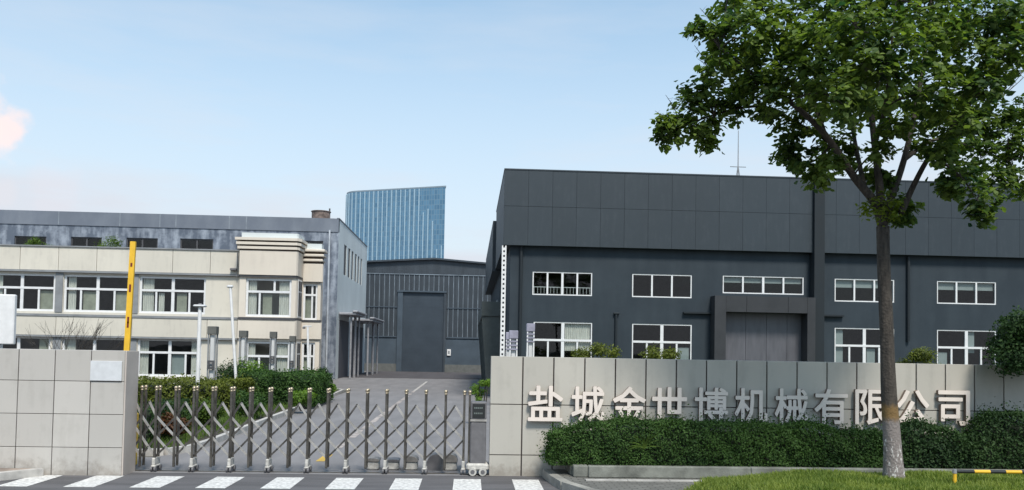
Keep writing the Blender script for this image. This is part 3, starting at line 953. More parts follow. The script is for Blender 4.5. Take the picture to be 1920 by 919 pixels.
for i in range(18):
    a, b = gpx[i], gpx[i + 1]
    if i < 1: a += 0.03
    c = (a + b) / 2
    for dy in (-0.035,):
        P_ = lambda x_, z_, k: Vector((x_, GYY + dy + k, z_))
        segs = [((a, nodes_p[0]), (c, nodes_m[0]), 1), ((c, nodes_m[0]), (b, nodes_p[0]), 0)]
        for q in range(3):
            if q < 2:
                segs += [((a, nodes_p[q]), (c, nodes_m[q + 1]), 0), ((c, nodes_m[q + 1]), (b, nodes_p[q]), 1),
                         ((a, nodes_p[q + 1]), (c, nodes_m[q + 1]), 1), ((c, nodes_m[q + 1]), (b, nodes_p[q + 1]), 0)]
        for (s0, s1, kk_) in segs:  # the bars falling to the right stand in front
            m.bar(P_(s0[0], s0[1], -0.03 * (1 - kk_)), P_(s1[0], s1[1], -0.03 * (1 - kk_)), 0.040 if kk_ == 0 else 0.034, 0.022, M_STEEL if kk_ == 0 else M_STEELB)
        for (xx_, zz_) in [(c, z_) for z_ in nodes_m]:
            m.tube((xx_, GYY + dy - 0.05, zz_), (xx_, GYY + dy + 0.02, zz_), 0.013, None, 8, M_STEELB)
m.build('lattice', None, gate)
for i in (2, 4, 6, 8, 10, 12, 14, 16, 18):
    x_ = gpx[i]
    m = MB()
    m.box(x_ - 0.032, x_ + 0.028, GYY - 0.145, GYY + 0.135, 0.13, 0.27, None, 0.012)
    m.box(x_ - 0.042, x_ + 0.04, GYY - 0.16, GYY + 0.15, 0.095, 0.135, None, 0.012)
    cst = m.build('caster', M_CASTW, gate)
    for dx in (-0.032, 0.032):
        for dy in (-0.12, 0.12):
            MB().tube((x_ + dx - 0.018, GYY + dy, 0.062), (x_ + dx + 0.018, GYY + dy, 0.062), 0.05, None, 14).build('wheel', M_GREYP, cst, loc=(0, 0, 0))
# drive head at the right end
xa, xb = X(882, GYY, 820), X(911, GYY, 820)
m = MB().box(xa, xb, GYY - 0.2, GYY + 0.2, 0.2, Z(895, 790, GYY), M_GREYP, 0.015)
m.box(xa - 0.01, xb + 0.01, GYY - 0.21, GYY + 0.21, Z(895, 789, GYY), Z(895, 785, GYY), M_STEEL, 0.004)
m.box(xa, xb, GYY - 0.2, GYY + 0.2, Z(895, 785, GYY) + 0.001, Z(895, 753, GYY), M_GREYP, 0.012)
hd = m.build('drive_head', None, gate)
m = MB().box(xa + 0.03, xb - 0.03, GYY - 0.212, GYY - 0.2005, Z(895, 782, GYY), Z(895, 756, GYY), M_BLACK, 0.003)
for q in range(2):
    zz_ = Z(895, 765 + q * 10, GYY)
    for k in range(5):
        m.box(xa + 0.06 + k * 0.035, xa + 0.085 + k * 0.035, GYY - 0.216, GYY - 0.2125, zz_, zz_ + 0.03, mat('display_grey', (0.12, 0.14, 0.13), 0.5))
m.build('display', None, hd, loc=(0, 0, 0))
m = MB().box(xa - 0.07, xb + 0.06, GYY - 0.24, GYY + 0.22, 0.10, 0.24, M_CASTW, 0.035)
bs = m.build('drive_base', None, gate)
for fx in (0.18, 0.82):
    m = MB()
    xx_ = xa + (xb - xa) * fx
    m.tube((xx_, GYY - 0.27, 0.085), (xx_, GYY - 0.215, 0.085), 0.075, None, 18, M_CASTW)
    m.tube((xx_, GYY - 0.276, 0.085), (xx_, GYY - 0.271, 0.085), 0.04, None, 14, M_GREYP)
    m.build('wheel', None, bs, loc=(0, 0, 0))

# hooded boxes behind the gate on the entrance ground
labs = ['leftmost pale low box behind the folding gate, with light lid', 'pale box behind the gate with domed dark hood, second from left',
        'cream box behind gate with sloping grey top beside slumped cover', 'slumped dark grey cover standing between two cream boxes behind gate',
        'cream hooded box behind gate nearest its drive head']
for k, (x0p, x1p, yt) in enumerate([(689, 711, 860), (723, 748, 862), (760, 783, 856), (800, 831, 852), (834, 857, 853)]):
    x0_, x1_ = X(x0p, 16.2, 870), X(x1p, 16.2, 870)
    root = empty('covered_box', ((x0_ + x1_) / 2, 16.25, 0.006), labs[k], 'box', 'low boxes lying behind the gate')
    zt = Z(x0p, yt, 16.2); zm = 0.17
    if k != 3:
        MB().box(x0_, x1_, 16.1, 16.42, 0.006, zm, M_CASTW, 0.02).build('box_body', None, root)
    cxx = (x0_ + x1_) / 2; hw = (x1_ - x0_) / 2 * 1.08
    pr = []
    zz0 = zm + 0.004 if k != 3 else 0.006
    n = 10
    for q in range(n + 1):
        t = math.pi * q / n
        skew = 0.25 * (k % 2 * 2 - 1) * math.sin(t)
        pr.append((cxx + hw * math.cos(t) + hw * skew * 0.5, zz0 + 0.02 + (zt - zz0) * (math.sin(t) ** 0.7)))
    pr = [(cxx + hw, zz0)] + pr + [(cxx - hw, zz0)]
    MB().extrude_y([(a, b) for a, b in reversed(pr)][::-1], 16.08, 16.44, M_GREYP if k in (1, 3) else mat('hood_pale', (0.27, 0.25, 0.23), 0.6, var=0.15, scale=8)).build('hood', None, root)

# ------------------------------------------------------------------ raised barrier arm
bx = X(243, 16.3, 655)
br = empty('barrier_gate', (bx, 16.3, 0.006), 'yellow barrier arm raised upright behind left boundary wall', 'barrier')
MB().box(bx - 0.17, bx + 0.17, 16.15, 16.45, 0.006, 1.05, M_YELLOW, 0.02).build('cabinet', None, br)
a0, a1 = at(238, 655, 16.3), at(250, 453, 16.3)
low = a0 + (a0 - a1).normalized() * 1.35
am = MB().bar(low, a1, 0.105, 0.05, M_YELLOW)
arm = am.build('barrier_arm', None, br)
rr_ = MB()
for f0, f1 in ((0.20, 0.235), (0.40, 0.47), (0.70, 0.76), (0.745, 0.80)):
    p0 = a1.lerp(a0, f0); p1 = a1.lerp(a0, f1)
    off = Vector((0.0, -0.0265, 0))
    rr_.bar(p0 + off, p1 + off, 0.038, 0.004, M_RED)
rr_.build('reflector', None, arm, loc=(0, 0, 0))

# ------------------------------------------------------------------ cream office building
CY = 45.0
co_ = empty('office_building', (-22, 50, 0), 'two storey cream office with white windows and tiered corner cornice', 'building')
zP1 = Z(200, 464, CY); zP0 = Z(200, 511, CY); zS1 = Z(200, 595, CY); zS0 = Z(200, 630, CY); zG0 = Z(300, 707, CY)
zW1t, zW1b = Z(250, 517, CY), Z(250, 587, CY)
zW0t, zW0b = Z(250, 634, CY), Z(300, 706, CY)
xe = X(447, CY)
wins = []
step = X(259, CY) - X(117, CY); ww = X(384, CY) - X(259, CY)
wx = [X(259, CY) - step * k for k in range(0, 7)]
holes = [(x_, x_ + ww, zW1b, zW1t) for x_ in wx] + [(x_, x_ + ww * 0.96, zW0b, zW0t) for x_ in wx]
XL = wx[-1] - 0.6
wl = MB()
holes_wall(wl, XL, xe, 0.05, zP0, CY, holes, M_CREAM)
wl.box(XL, XL + 0.25, CY + 0.25, 61.6, 0.05, zP1, M_CREAM)
wl.build('wall', None, co_)
# parapet slabs and spandrel slabs with open joints
pa = MB(); q = X(322, CY)
js = [X(322, CY) + (X(322, CY) - X(251, CY)) * k for k in range(-14, 2)]
js = [j for j in js if XL < j < xe - 0.3]
for a, b in zip([XL] + js, js + [xe]):
    pa.box(a + 0.012, b - 0.012, CY - 0.14, CY + 0.1, zP0 + 0.06, zP1 - 0.05, None, 0.005)
pa.build('parapet', M_CREAM, co_)
MB().box(XL, xe, CY - 0.06, CY + 0.05, zP0 + 0.003, zP1 - 0.055, M_DKTRIM).build('parapet_joint', None, co_)
sp = MB()
sj = [X(390, CY)] + [X(259, CY) - step * k - (X(259, CY) - X(240, CY)) / 2 for k in range(0, 6)]
sj = sorted(sj)
for a, b in zip([XL] + sj, sj + [xe]):
    sp.box(a + 0.012, b - 0.012, CY - 0.14, CY - 0.002, zS0, zS1, None, 0.005)
sp.build('spandrel', M_CREAM, co_)
tr = MB()
tr.box(XL, xe, CY - 0.20, CY + 0.25, zP1 - 0.047, zP1 + 0.02, M_GREYTRIM)
tr.box(XL, xe, CY - 0.17, CY - 0.003, zP0 - 0.05, zP0 + 0.055, M_GREYTRIM)
tr.box(XL, xe, CY - 0.18, CY - 0.004, zS1 + 0.003, zS1 + 0.13, M_GREYTRIM)
tr.box(XL, xe, CY - 0.17, CY - 0.004, zS0 - 0.10, zS0 - 0.003, M_GREYTRIM)
for x_ in wx:
    tr.box(x_ - (step - ww) + 0.03, x_ - 0.03, CY - 0.05, CY - 0.003, zW1b - 0.02, zP0 - 0.053, M_GREYTRIM)
    tr.box(x_ - (step - ww) + 0.0, x_ - 0.03, CY - 0.05, CY - 0.003, zW0b, zS0 - 0.103, M_GREYTRIM)
tr.build('trim', None, co_)
rf = MB().box(XL, xe, CY + 0.26, 61.6, zP1 - 0.9, zP1 - 0.75).build('roof', M_ROOF, co_)
rm = MB()
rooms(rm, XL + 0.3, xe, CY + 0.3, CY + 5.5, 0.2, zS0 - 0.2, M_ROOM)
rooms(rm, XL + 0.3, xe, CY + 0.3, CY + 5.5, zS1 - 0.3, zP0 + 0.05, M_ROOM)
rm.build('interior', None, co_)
for k, x_ in enumerate(wx):
    hb = Z(250, 543.5, CY)
    cur = [(0.76, 0.98, 0.05, 0.56, M_BLIND), (0.27, 0.46, 0.05, 0.56, M_BLIND), (0.05, 0.16, 0.05, 0.95, M_CURT)] if k == 1 else \
        [(0.04, 0.2, 0.05, 0.95, M_CURT), (0.28, 0.36, 0.05, 0.56, M_CURT), (0.55, 0.7, 0.05, 0.56, M_BLIND)] if k == 0 else \
        [(0.75, 0.96, 0.05, 0.56, M_BLIND), (0.02, 0.2, 0.05, 0.95, M_CURT)]
    window(co_, x_, x_ + ww, zW1b, zW1t, CY, (0.5,), hb, (0.25, 0.75), 0.12, cur)
    cur = [(0.83, 0.98, 0.03, 0.97, M_CURT), (0.03, 0.16, 0.05, 0.97, M_CURT), (0.52, 0.72, 0.04, 0.6, M_BL2)] if k == 0 else [(0.02, 0.2, 0.05, 0.97, M_CURT)] if k % 2 else [(0.8, 0.97, 0.05, 0.97, M_BLIND)]
    window(co_, x_, x_ + ww * 0.96, zW0b, zW0t, CY, (0.5,), Z(300, 661, CY), (0.25, 0.75), 0.12, cur)
# corner bay: octagon-cut footprint, standing forward, with three cornice tiers
BY = 44.0
b0, b1 = X(447, BY), X(553, BY)

def bay(fx0, fx1, fy, cham, depth, z0, z1, off=0.0):
    return [(fx0 - off, fy - off), (fx1 + off * 0.4, fy - off), (fx1 + cham + off, fy + cham * 1.6 - off * 0.3), (fx1 + cham + off, fy + depth), (fx0 - off, fy + depth)]
bt = MB()
zb1t, zb1b = Z(500, 522, BY), Z(500, 594, BY)
zb0t, zb0b = Z(500, 640, BY), Z(500, 712, BY)
cham = 0.07
bh = [(X(459, BY), X(545, BY), zb1b, zb1t), (X(462, BY), X(545, BY), zb0b, zb0t)]
holes_wall(bt, b0, b1, 0.05, Z(500, 470, BY), BY, bh, M_CREAM2)
# left return, chamfer and right return
zbt = Z(500, 470, BY)
bt.poly([(b0, BY, 0.05), (b0, BY, zbt), (b0, BY + 6, zbt), (b0, BY + 6, 0.05)], M_CREAM2)
cx1, cy1 = b1 + cham, BY + cham * 1.6
for (za, zb_) in ((0.05, zb0b), (zb0t, zb1b), (zb1t, zbt)):
    bt.poly([(b1, BY, za), (cx1, cy1, za), (cx1, cy1, zb_), (b1, BY, zb_)], M_CREAM2)
for (za, zb_) in ((zb0b, zb0t), (zb1b, zb1t)):
    bt.poly([(b1, BY, za), (cx1, cy1, za), (cx1, cy1, zb_), (b1, BY, zb_)], M_CREAM2)
B2Y = 45.38
bt.poly([(cx1, cy1, 0.05), (cx1, B2Y + .12, 0.05), (cx1, B2Y + .12, zbt), (cx1, cy1, zbt)], M_CREAM2)
for (za, zb_) in ((zb0b, zb0t), (zb1b, zb1t)):
    bt.box(cx1 + 0.002, cx1 + 0.02, cy1 + 0.15, B2Y - 0.2, za, zb_, M_WHITE)
    for (ya_, yb_) in ((cy1 + 0.22, cy1 + 0.58), (cy1 + 0.66, B2Y - 0.27)):
        bt.box(cx1 + 0.021, cx1 + 0.03, ya_, yb_, za + 0.08, zb_ - 0.7, M_DKTRIM); bt.box(cx1 + 0.021, cx1 + 0.03, ya_, yb_, zb_ - 0.62, zb_ - 0.08, M_DKTRIM)
bt.prism([(b0 + .02, BY + 1.45), (b0 + .02, 60), (X(598, B2Y) - 2.2, 58), (X(598, B2Y), B2Y + 0.63)][::-1], 0.05, zP1 - 0.4, M_CREAM2)
bt.build('corner_bay', None, co_)
proud = MB()
proud.prism(bay(b0, b1 + 0.03, BY - 0.14, cham, 1.5, 0, 0, 0.0), Z(500, 516, BY), Z(500, 471, BY), M_CREAM2)
proud.build('bay_parapet', None, co_)
proud = MB()
proud.prism(bay(b0, b1 + 0.03, BY - 0.12, cham, 1.5, 0, 0, 0.0), Z(500, 635, BY), Z(500, 600, BY), M_CREAM2)
proud.build('bay_spandrel', None, co_)
dk = MB()  # dark trim strips over and under the upper bay window
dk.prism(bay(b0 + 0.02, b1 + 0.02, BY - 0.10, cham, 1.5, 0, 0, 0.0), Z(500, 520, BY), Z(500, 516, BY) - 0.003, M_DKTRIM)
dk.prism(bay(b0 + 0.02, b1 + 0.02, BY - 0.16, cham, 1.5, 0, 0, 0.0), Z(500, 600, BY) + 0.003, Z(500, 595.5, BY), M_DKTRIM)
dk.build('bay_dark_trim', None, co_)
cn = MB()
for k, (ya, yb, off) in enumerate([(447, 452, 0.22), (455, 460, 0.17), (463, 468, 0.11)]):
    cn.prism(bay(b0, b1, BY - 0.1, cham, 1.5, 0, 0, off), Z(500, yb, BY), Z(500, ya, BY), M_CREAM2)
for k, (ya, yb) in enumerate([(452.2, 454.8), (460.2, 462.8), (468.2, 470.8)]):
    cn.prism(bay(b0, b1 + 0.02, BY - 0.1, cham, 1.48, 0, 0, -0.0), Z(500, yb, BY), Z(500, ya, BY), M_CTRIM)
cn.prism(bay(b0 + 0.05, b1 + 0.01, BY, cham, 1.5, 0, 0, 0), Z(500, 446.8, BY), Z(500, 437, BY), M_SIDE)
cn.build('cornice', None, co_)
window(co_, bh[0][0], bh[0][1], bh[0][2], bh[0][3], BY, (0.62,), Z(500, 547, BY), (0.3,), 0.12, [(0.02, 0.22, 0.05, 0.97, M_CURT), (0.36, 0.56, 0.05, 0.6, M_BLIND), (0.72, 0.95, 0.03, 0.97, M_CURT)])
window(co_, bh[1][0], bh[1][1], bh[1][2], bh[1][3], BY, (0.62,), Z(500, 668, BY), (0.3,), 0.12, [(0.02, 0.2, 0.05, 0.97, M_CURT), (0.7, 0.95, 0.03, 0.97, M_CURT)])
# set-back second block
c0, c1 = cx1 + 0.003, X(600, B2Y)
zt2 = Z(580, 494, B2Y)
w2 = MB()
h2 = [(X(567, B2Y), X(594, B2Y), Z(580, 600, B2Y), Z(580, 532, B2Y)), (X(567, B2Y), X(592, B2Y), Z(580, 706, B2Y), Z(580, 642, B2Y))]
holes_wall(w2, c0, c1, 0.05, zt2, B2Y, h2, M_CREAM2)
w2.poly([(c1, B2Y, 0.05), (c1, B2Y + 0.62, 0.05), (c1, B2Y + 0.62, zt2), (c1, B2Y, zt2)], M_CREAM2)
w2.poly([(c0, B2Y + 0.62, 0.05), (c0, B2Y + 0.62, zt2), (c1, B2Y + 0.62, zt2), (c1, B2Y + 0.62, 0.05)], M_CREAM2)
w2.poly([(c0, B2Y + .45, 0.1), (c1, B2Y + .45, 0.1), (c1, B2Y + .45, zt2), (c0, B2Y + .45, zt2)], M_ROOM)
w2.box(c0, c1 + 0.12, B2Y - 0.12, B2Y - 0.003, Z(580, 530, B2Y), zt2, M_CREAM2, 0.05)
w2.box(c0, c1 + 0.10, B2Y - 0.10, B2Y - 0.003, Z(580, 637, B2Y), Z(580, 604, B2Y), M_CREAM2, 0.04)
w2.box(c0, c1 + 0.08, B2Y - 0.13, B2Y - 0.002, Z(580, 603.7, B2Y), Z(580, 600, B2Y), M_DKTRIM)
w2.build('set_back_block', None, co_)
c2 = MB()
for (ya, yb, off) in [(468, 473, 0.22), (477, 482, 0.17), (486, 491, 0.11)]:
    c2.box(c0 + 0.0, c1 + off, B2Y - off - 0.1, B2Y + 0.62, Z(580, yb, B2Y), Z(580, ya, B2Y), M_CREAM2, 0.03)
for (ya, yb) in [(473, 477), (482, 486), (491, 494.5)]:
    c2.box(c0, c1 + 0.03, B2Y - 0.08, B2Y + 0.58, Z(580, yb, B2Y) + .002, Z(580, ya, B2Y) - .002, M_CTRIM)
c2.box(c0, c1, B2Y - 0.0, B2Y + 0.55, Z(580, 468, B2Y) + .002, Z(580, 457, B2Y), M_SIDE)
c2.build('cornice', None, co_)
for hh, hb in ((h2[0], 553), (h2[1], 668)):
    window(co_, *hh, B2Y, (0.62,), Z(580, hb, B2Y), (0.62,), 0.11, [(0.1, 0.55, 0.05, 0.6, M_BLIND)])
# wall lamp/camera beside the bay
cl = MB(); pc = at(441, 506, CY - 0.2)
cl.box(pc.x - 0.25, pc.x + 0.1, CY - 0.35, CY - 0.142, pc.z - 0.05, pc.z + 0.08, M_GREYP, 0.02)
cl.tube((xe - 0.1, CY - 0.19, zP0 - 0.1), (xe - 0.1, CY - 0.19, zP1 - 0.1), 0.03, None, 8, M_GREYTRIM)
cl.build('wall_camera', None, co_)

# ------------------------------------------------------------------ weathered grey factory behind it
FY = 62.0
FX = X(632, FY, 560)
fac = empty('factory_building', (-30, 70, 0), 'weathered blue-grey factory block rising behind the cream office', 'building')
zF1 = Z(400, 404, FY)
zFm = Z(300, 427, FY)
FXL = FX - 48
FYE = 79.0
fh = []
for (a, b) in [(27, 87), (133, 191), (237, 296), (338, 400), (444, 505), (553, 606)]:
    fh.append((X(a, FY, 450), X(b, FY, 450), Z(60, 474, FY), Z((a + b) / 2, 443 + (a - 27) * 0.016, FY)))
fs = fh[0][0]
for k in range(1, 5): fh.append((fs - 4.3 * k, fs - 4.3 * k + 2.45, fh[0][2], fh[0][3]))
zl = (Z(600, 586, FY), Z(600, 557, FY))
fh.append((X(594, FY), X(603, FY), *zl))
fw_ = MB()
holes_wall(fw_, FXL, FX, 0, zFm, FY, fh, M_WEATHER)
fw_.build('front_wall', None, fac)
pj = MB().box(FXL, FX, FY - 0.06, FY + 0.3, zFm + 0.003, zF1, M_BAND)
M_STREAK = mat('pale_streak', (0.24, 0.27, 0.30), 0.9)
for p in (110, 225, 300, 330, 430, 462): pj.box(X(p, FY, 430) - 0.03, X(p, FY, 430) + 0.03, FY - 0.066, FY - 0.061, zFm + 0.02, zF1 - 0.02, M_STREAK)
pj.build('parapet_band', None, fac)
sw_ = MB()
# side wall at X = FX with tall slit windows
def yof(px): return (FX / ((ray(px, 560).x) / ray(px, 560).y))
slit = [(643, 648), (651, 655), (657.5, 661), (664, 667.2), (669.5, 672.3), (674.8, 677.3)]
zs0, zs1 = 8.3, 10.75
hs_ = [(yof(a), yof(b), zs0, zs1) for a, b in slit]
ys = sorted({FY, FYE, *[h[0] for h in hs_], *[h[1] for h in hs_]})
for a, b in zip(ys, ys[1:]):
    inh = any(h[0] - 1e-6 <= a and b <= h[1] + 1e-6 for h in hs_)
    for c, d in ((0, zs0), (zs0, zs1), (zs1, zF1)):
        if inh and c == zs0:
            sw_.poly([(FX - 0.05, a, c), (FX - 0.05, b, c), (FX - 0.05, b, d), (FX - 0.05, a, d)], M_DKTRIM)
            sw_.poly([(FX, a, c), (FX, a, d), (FX - .05, a, d), (FX - .05, a, c)], M_SIDE); sw_.poly([(FX, b, c), (FX - .05, b, c), (FX - .05, b, d), (FX, b, d)], M_SIDE)
            sw_.poly([(FX, a, d), (FX, b, d), (FX - .05, b, d), (FX - .05, a, d)], M_SIDE); sw_.poly([(FX, a, c), (FX - .05, a, c), (FX - .05, b, c), (FX, b, c)], M_SIDE)
            continue
        sw_.poly([(FX, a, c), (FX, b, c), (FX, b, d), (FX, a, d)], M_SIDE)
sw_.poly([(FX, FYE, 0), (FXL, FYE, 0), (FXL, FYE, zF1), (FX, FYE, zF1)], M_SIDE)
sw_.build('side_wall', None, fac)
cp = MB().box(FX - 0.15, FX + 0.05, FY - 0.08, FYE, zF1 - 0.02, zF1 + 0.05, M_BAND)
cp.build('coping', None, fac)
MB().box(FXL, FX - 0.2, FY + 0.35, FYE - 0.1, zF1 - 0.6, zF1 - 0.4, M_ROOF).build('roof', None, fac)
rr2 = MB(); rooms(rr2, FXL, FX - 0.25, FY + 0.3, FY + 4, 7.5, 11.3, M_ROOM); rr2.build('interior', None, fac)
for h in fh[:-1]:
    window(fac, *h, FY, (0.5,), None, None, 0.09, [], M_DKTRIM)
window(fac, *fh[-1], FY, (0.5,), None, None, 0.06, [], M_DKTRIM)
pp_ = MB()
px_ = X(615, FY - 0.1, 560)
pp_.tube((px_, FY - 0.12, 0.2), (px_, FY - 0.12, Z(615, 432, FY)), 0.07, None, 10)
pp_.build('drainpipe', mat('pipe_pale', (0.45, 0.48, 0.52), 0.5), fac)
# canopies and columns on the side
for k, (ya, yb, zc, xo) in enumerate([(63.0, 68.5, 5.0, 1.35), (69.3, 77.5, 4.75, 1.9)]):
    c = MB().box(FX + 0.003, FX + xo, ya, yb, zc, zc + 0.18, M_CANOPY, 0.03)
    c.box(FX + xo - 0.28, FX + xo + 0.12, ya - 0.1, yb + 0.1, zc + 0.181, zc + 0.34, M_CANOPY, 0.04)
    cpy = c.build('canopy', None, fac)
    for q in range(3):
        y_ = ya + 0.5 + (yb - ya - 1.0) * q / 2
        MB().tube((FX + xo - 0.45, y_, 0.02), (FX + xo - 0.45, y_, zc - 0.002), 0.11 if q % 2 else 0.08, None, 12, M_CANOPY).build('column', None, fac)
    MB().box(FX + 0.004, FX + 0.03, ya + 0.3, yb - 0.3, 0.02, zc - 0.4, mat('bay_door_dark', (0.07, 0.07, 0.085), 0.6)).build('loading_door', None, fac)
# roof tank
tx, tz = X(602, 64, 400), zF1
tk = empty('roof_tank', (tx, 64, zF1 - 0.4), 'rusty shallow roof tank with small flue on grey factory', 'tank')
MB().tube((tx, 64, zF1 - 0.4), (tx, 64, Z(602, 398, 64)), 0.72, 0.72, 20, M_RUST).tube((tx, 64, Z(602, 398, 64) + .002), (tx, 64, Z(602, 398, 64) + 0.05), 0.78, 0.78, 20).build('tank_body', M_RUST, tk)
MB().tube((X(618, 64, 400), 64, zF1 - 0.4), (X(618, 64, 400), 64, Z(618, 391, 64)), 0.06, None, 8).build('flue', M_DKTRIM, tk)

# ------------------------------------------------------------------ corrugated hall at the end of the road
HY = 85.0
hall = empty('corrugated_hall', (-3, HY + 10, 0), 'dark corrugated metal hall with tall shutter door at the road end', 'building')
hx0, hx1 = -15.0, 6.2
def hz_(px, py): return Z(px, py, HY)
ridge_x = X(815, HY, 500)
zr_, ze = hz_(815, 487), hz_(912, 496)
dx0, dx1, dz1 = X(755, HY), X(832, HY), hz_(795, 553)
h = MB()
def roofz(x_): return zr_ - abs(x_ - ridge_x) * (zr_ - ze) / (X(912, HY) - ridge_x)
fz = hz_(800, 514)
def wallpoly(x0_, x1_, z0_, z1f, m_, y_=HY):
    h.poly([(x0_, y_, z0_), (x1_, y_, z0_), (x1_, y_, z1f(x1_)), (x0_, y_, z1f(x0_))], m_)
zlow, zplin = hz_(800, 635), hz_(800, 683)
for (a, b) in ((hx0, dx0 - 0.5), (dx1 + 0.15, hx1)):
    wallpoly(a, b, zlow, lambda x_: fz, M_BARN)
    wallpoly(a, b, zplin, lambda x_: zlow, M_BARNL)
    wallpoly(a, b, 0, lambda x_: zplin, M_PLINTH, HY - 0.08)
    h.poly([(a, HY - .08, zplin), (b, HY - .08, zplin), (b, HY, zplin), (a, HY, zplin)], M_PLINTH)
wallpoly(dx0 - 0.5, dx1 + 0.15, dz1 + 0.25, lambda x_: fz, M_BARN)
h.poly([(hx0, HY, fz), (hx1, HY, fz), (hx1, HY, roofz(hx1)), (ridge_x, HY, zr_), (hx0, HY, roofz(hx0))], M_BARN)
h.box(hx0, hx0 + 0.1, HY, HY + 40, 0, roofz(hx0) - 0.1, M_BARN); h.box(hx1 - 0.1, hx1, HY, HY + 40, 0, roofz(hx1) - 0.1, M_BARN)
h.build('wall', None, hall)
rbs = MB(); xx_ = hx0 + 0.2
k = 0
while xx_ < hx1:
    near_door = dx0 - 0.75 < xx_ < dx1 + 0.35
    zb_ = dz1 + 0.4 if near_door else zlow + 0.1
    wdt = 0.03
    mm = M_RIB if k % 2 == 0 else M_BARN
    rbs.box(xx_ - wdt, xx_ + wdt, HY - 0.07, HY - 0.002, zb_, fz - 0.02, mm)
    rbs.box(xx_ - 0.02, xx_ + 0.02, HY - 0.04, HY - 0.002, fz + 0.06, roofz(xx_) - 0.05, M_BARN)
    xx_ += 0.26; k += 1
rbs.build('ribs', None, hall)
fl = MB()
for (a, b, py, hh_) in ((hx0, hx1, 515, 0.08), (hx0, dx0 - 0.6, 577, 0.1), (dx1 + 0.3, hx1, 577, 0.1), (hx0, dx0 - 0.6, 632.5, 0.12), (dx1 + 0.3, hx1, 632.5, 0.14)):
    fl.box(a, b, HY - 0.10, HY - 0.071, hz_(800, py) - hh_ / 2, hz_(800, py) + hh_ / 2, M_BARNL if py != 515 else M_RIB)
fl.build('flashing', None, hall)
df = MB()
df.box(dx0 - 0.55, dx0 - 0.002, HY - 0.25, HY, 0.03, dz1 + 0.25, M_BARNL); df.box(dx1 + 0.002, dx1 + 0.2, HY - 0.25, HY, 0.03, dz1 + 0.25, M_BARN)
df.box(dx0 - 0.6, dx1 + 0.25, HY - 0.32, HY, dz1 + 0.251, dz1 + 0.42, M_BARNL)
df.build('door_frame', None, hall)
dd = MB(); zz_ = 0.03
while zz_ < dz1 + 0.2:
    dd.box(dx0, dx1, HY - 0.06 + 0.0, HY, zz_, min(zz_ + 0.395, dz1 + 0.249)); zz_ += 0.4
dd.box(dx0, dx1, HY - 0.03, HY - 0.001, 0.03, dz1 + 0.248)
dd.build('shutter_door', M_SDOOR, hall)
rf2 = MB()
for s_ in (-1, 1):
    xe_ = hx0 - 0.3 if s_ < 0 else hx1 + 0.3
    A = [(ridge_x, zr_), (xe_, roofz(xe_)), (xe_, roofz(xe_) + 0.18), (ridge_x, zr_ + 0.18)]
    if s_ < 0: A = [A[1], A[0], A[3], A[2]]
    rf2.extrude_y(A, HY - 0.35, HY + 40)
rf2.build('roof', M_BARN, hall)
sg = MB().box(X(839.5, HY), X(846.5, HY), HY - 0.14, HY - 0.09, hz_(843, 667), hz_(843, 655), M_WPAINT, 0.01)
sg.box(X(841.3, HY), X(844.5, HY), HY - 0.146, HY - 0.1405, hz_(843, 664), hz_(843, 658), M_GREYTRIM)
tag(sg.build('notice_board', None), 'small white notice board on corrugated hall right of shutter door', 'sign')

# ------------------------------------------------------------------ glass tower
TY = 300.0
tw = empty('glass_tower', (X(740, TY), TY + 20, 0), 'tall blue glass tower with white vertical fins beyond the factory', 'building')
tx1 = X(832, TY, 500); ztw = Z(830, 348, TY)
txl = X(641, TY + 17, 500)
foot = []
P0 = Vector((tx1, TY)); P1 = Vector((X(664, TY + 16), TY + 14.5))
foot.append(P0)
dirf = (P1 - P0).normalized()
# rounded left corner
nrm_ = Vector((dirf.y, -dirf.x))
if nrm_.y < 0: nrm_ = -nrm_
R_ = 8.0
cen = P1 + nrm_ * R_
a0_ = math.atan2((-nrm_).y, (-nrm_).x)
arc = []
for k in range(1, 9):
    a = a0_ - (math.pi * 0.55) * k / 8
    arc.append(cen + Vector((math.cos(a), math.sin(a))) * R_)
front = [P0, P1] + arc
back = [arc[-1] + nrm_ * 8, P0 + Vector((-2.6, 30))]
M_TG = bpy.data.materials.new('tower_glass_hazed'); M_TG.use_nodes = True
t = M_TG.node_tree; b = t.nodes['Principled BSDF']
b.inputs['Roughness'].default_value = 0.12; b.inputs['Metallic'].default_value = 0.3
gg = t.nodes.new('ShaderNodeNewGeometry')
mpp = t.nodes.new('ShaderNodeMapping'); mpp.inputs['Rotation'].default_value = (math.pi / 2, 0, 0)
cmb = t.nodes.new('ShaderNodeSeparateXYZ'); t.links.new(gg.outputs['Position'], cmb.inputs[0])
cb = t.nodes.new('ShaderNodeCombineXYZ'); t.links.new(cmb.outputs[0], cb.inputs[0]); t.links.new(cmb.outputs[2], cb.inputs[1])
brt = t.nodes.new('ShaderNodeTexBrick'); brt.offset = 0
brt.inputs['Scale'].default_value = 1; brt.inputs['Brick Width'].default_value = 1.02; brt.inputs['Row Height'].default_value = 1.9; brt.inputs['Mortar Size'].default_value = 0.10
brt.inputs['Color1'].default_value = (0.08, 0.18, 0.28, 1); brt.inputs['Color2'].default_value = (0.12, 0.25, 0.37, 1); brt.inputs['Mortar'].default_value = (0.17, 0.27, 0.35, 1)  # pane colours lightened to put distance haze into the glass
t.links.new(cb.outputs[0], brt.inputs['Vector']); t.links.new(brt.outputs['Color'], b.inputs['Base Color'])
bd = MB()
fp = [tuple(p) for p in front] + [tuple(p) for p in back]
bd.prism(fp[::-1], 0, ztw - 0.6, M_TG)
bd.build('glass_facade', None, tw)
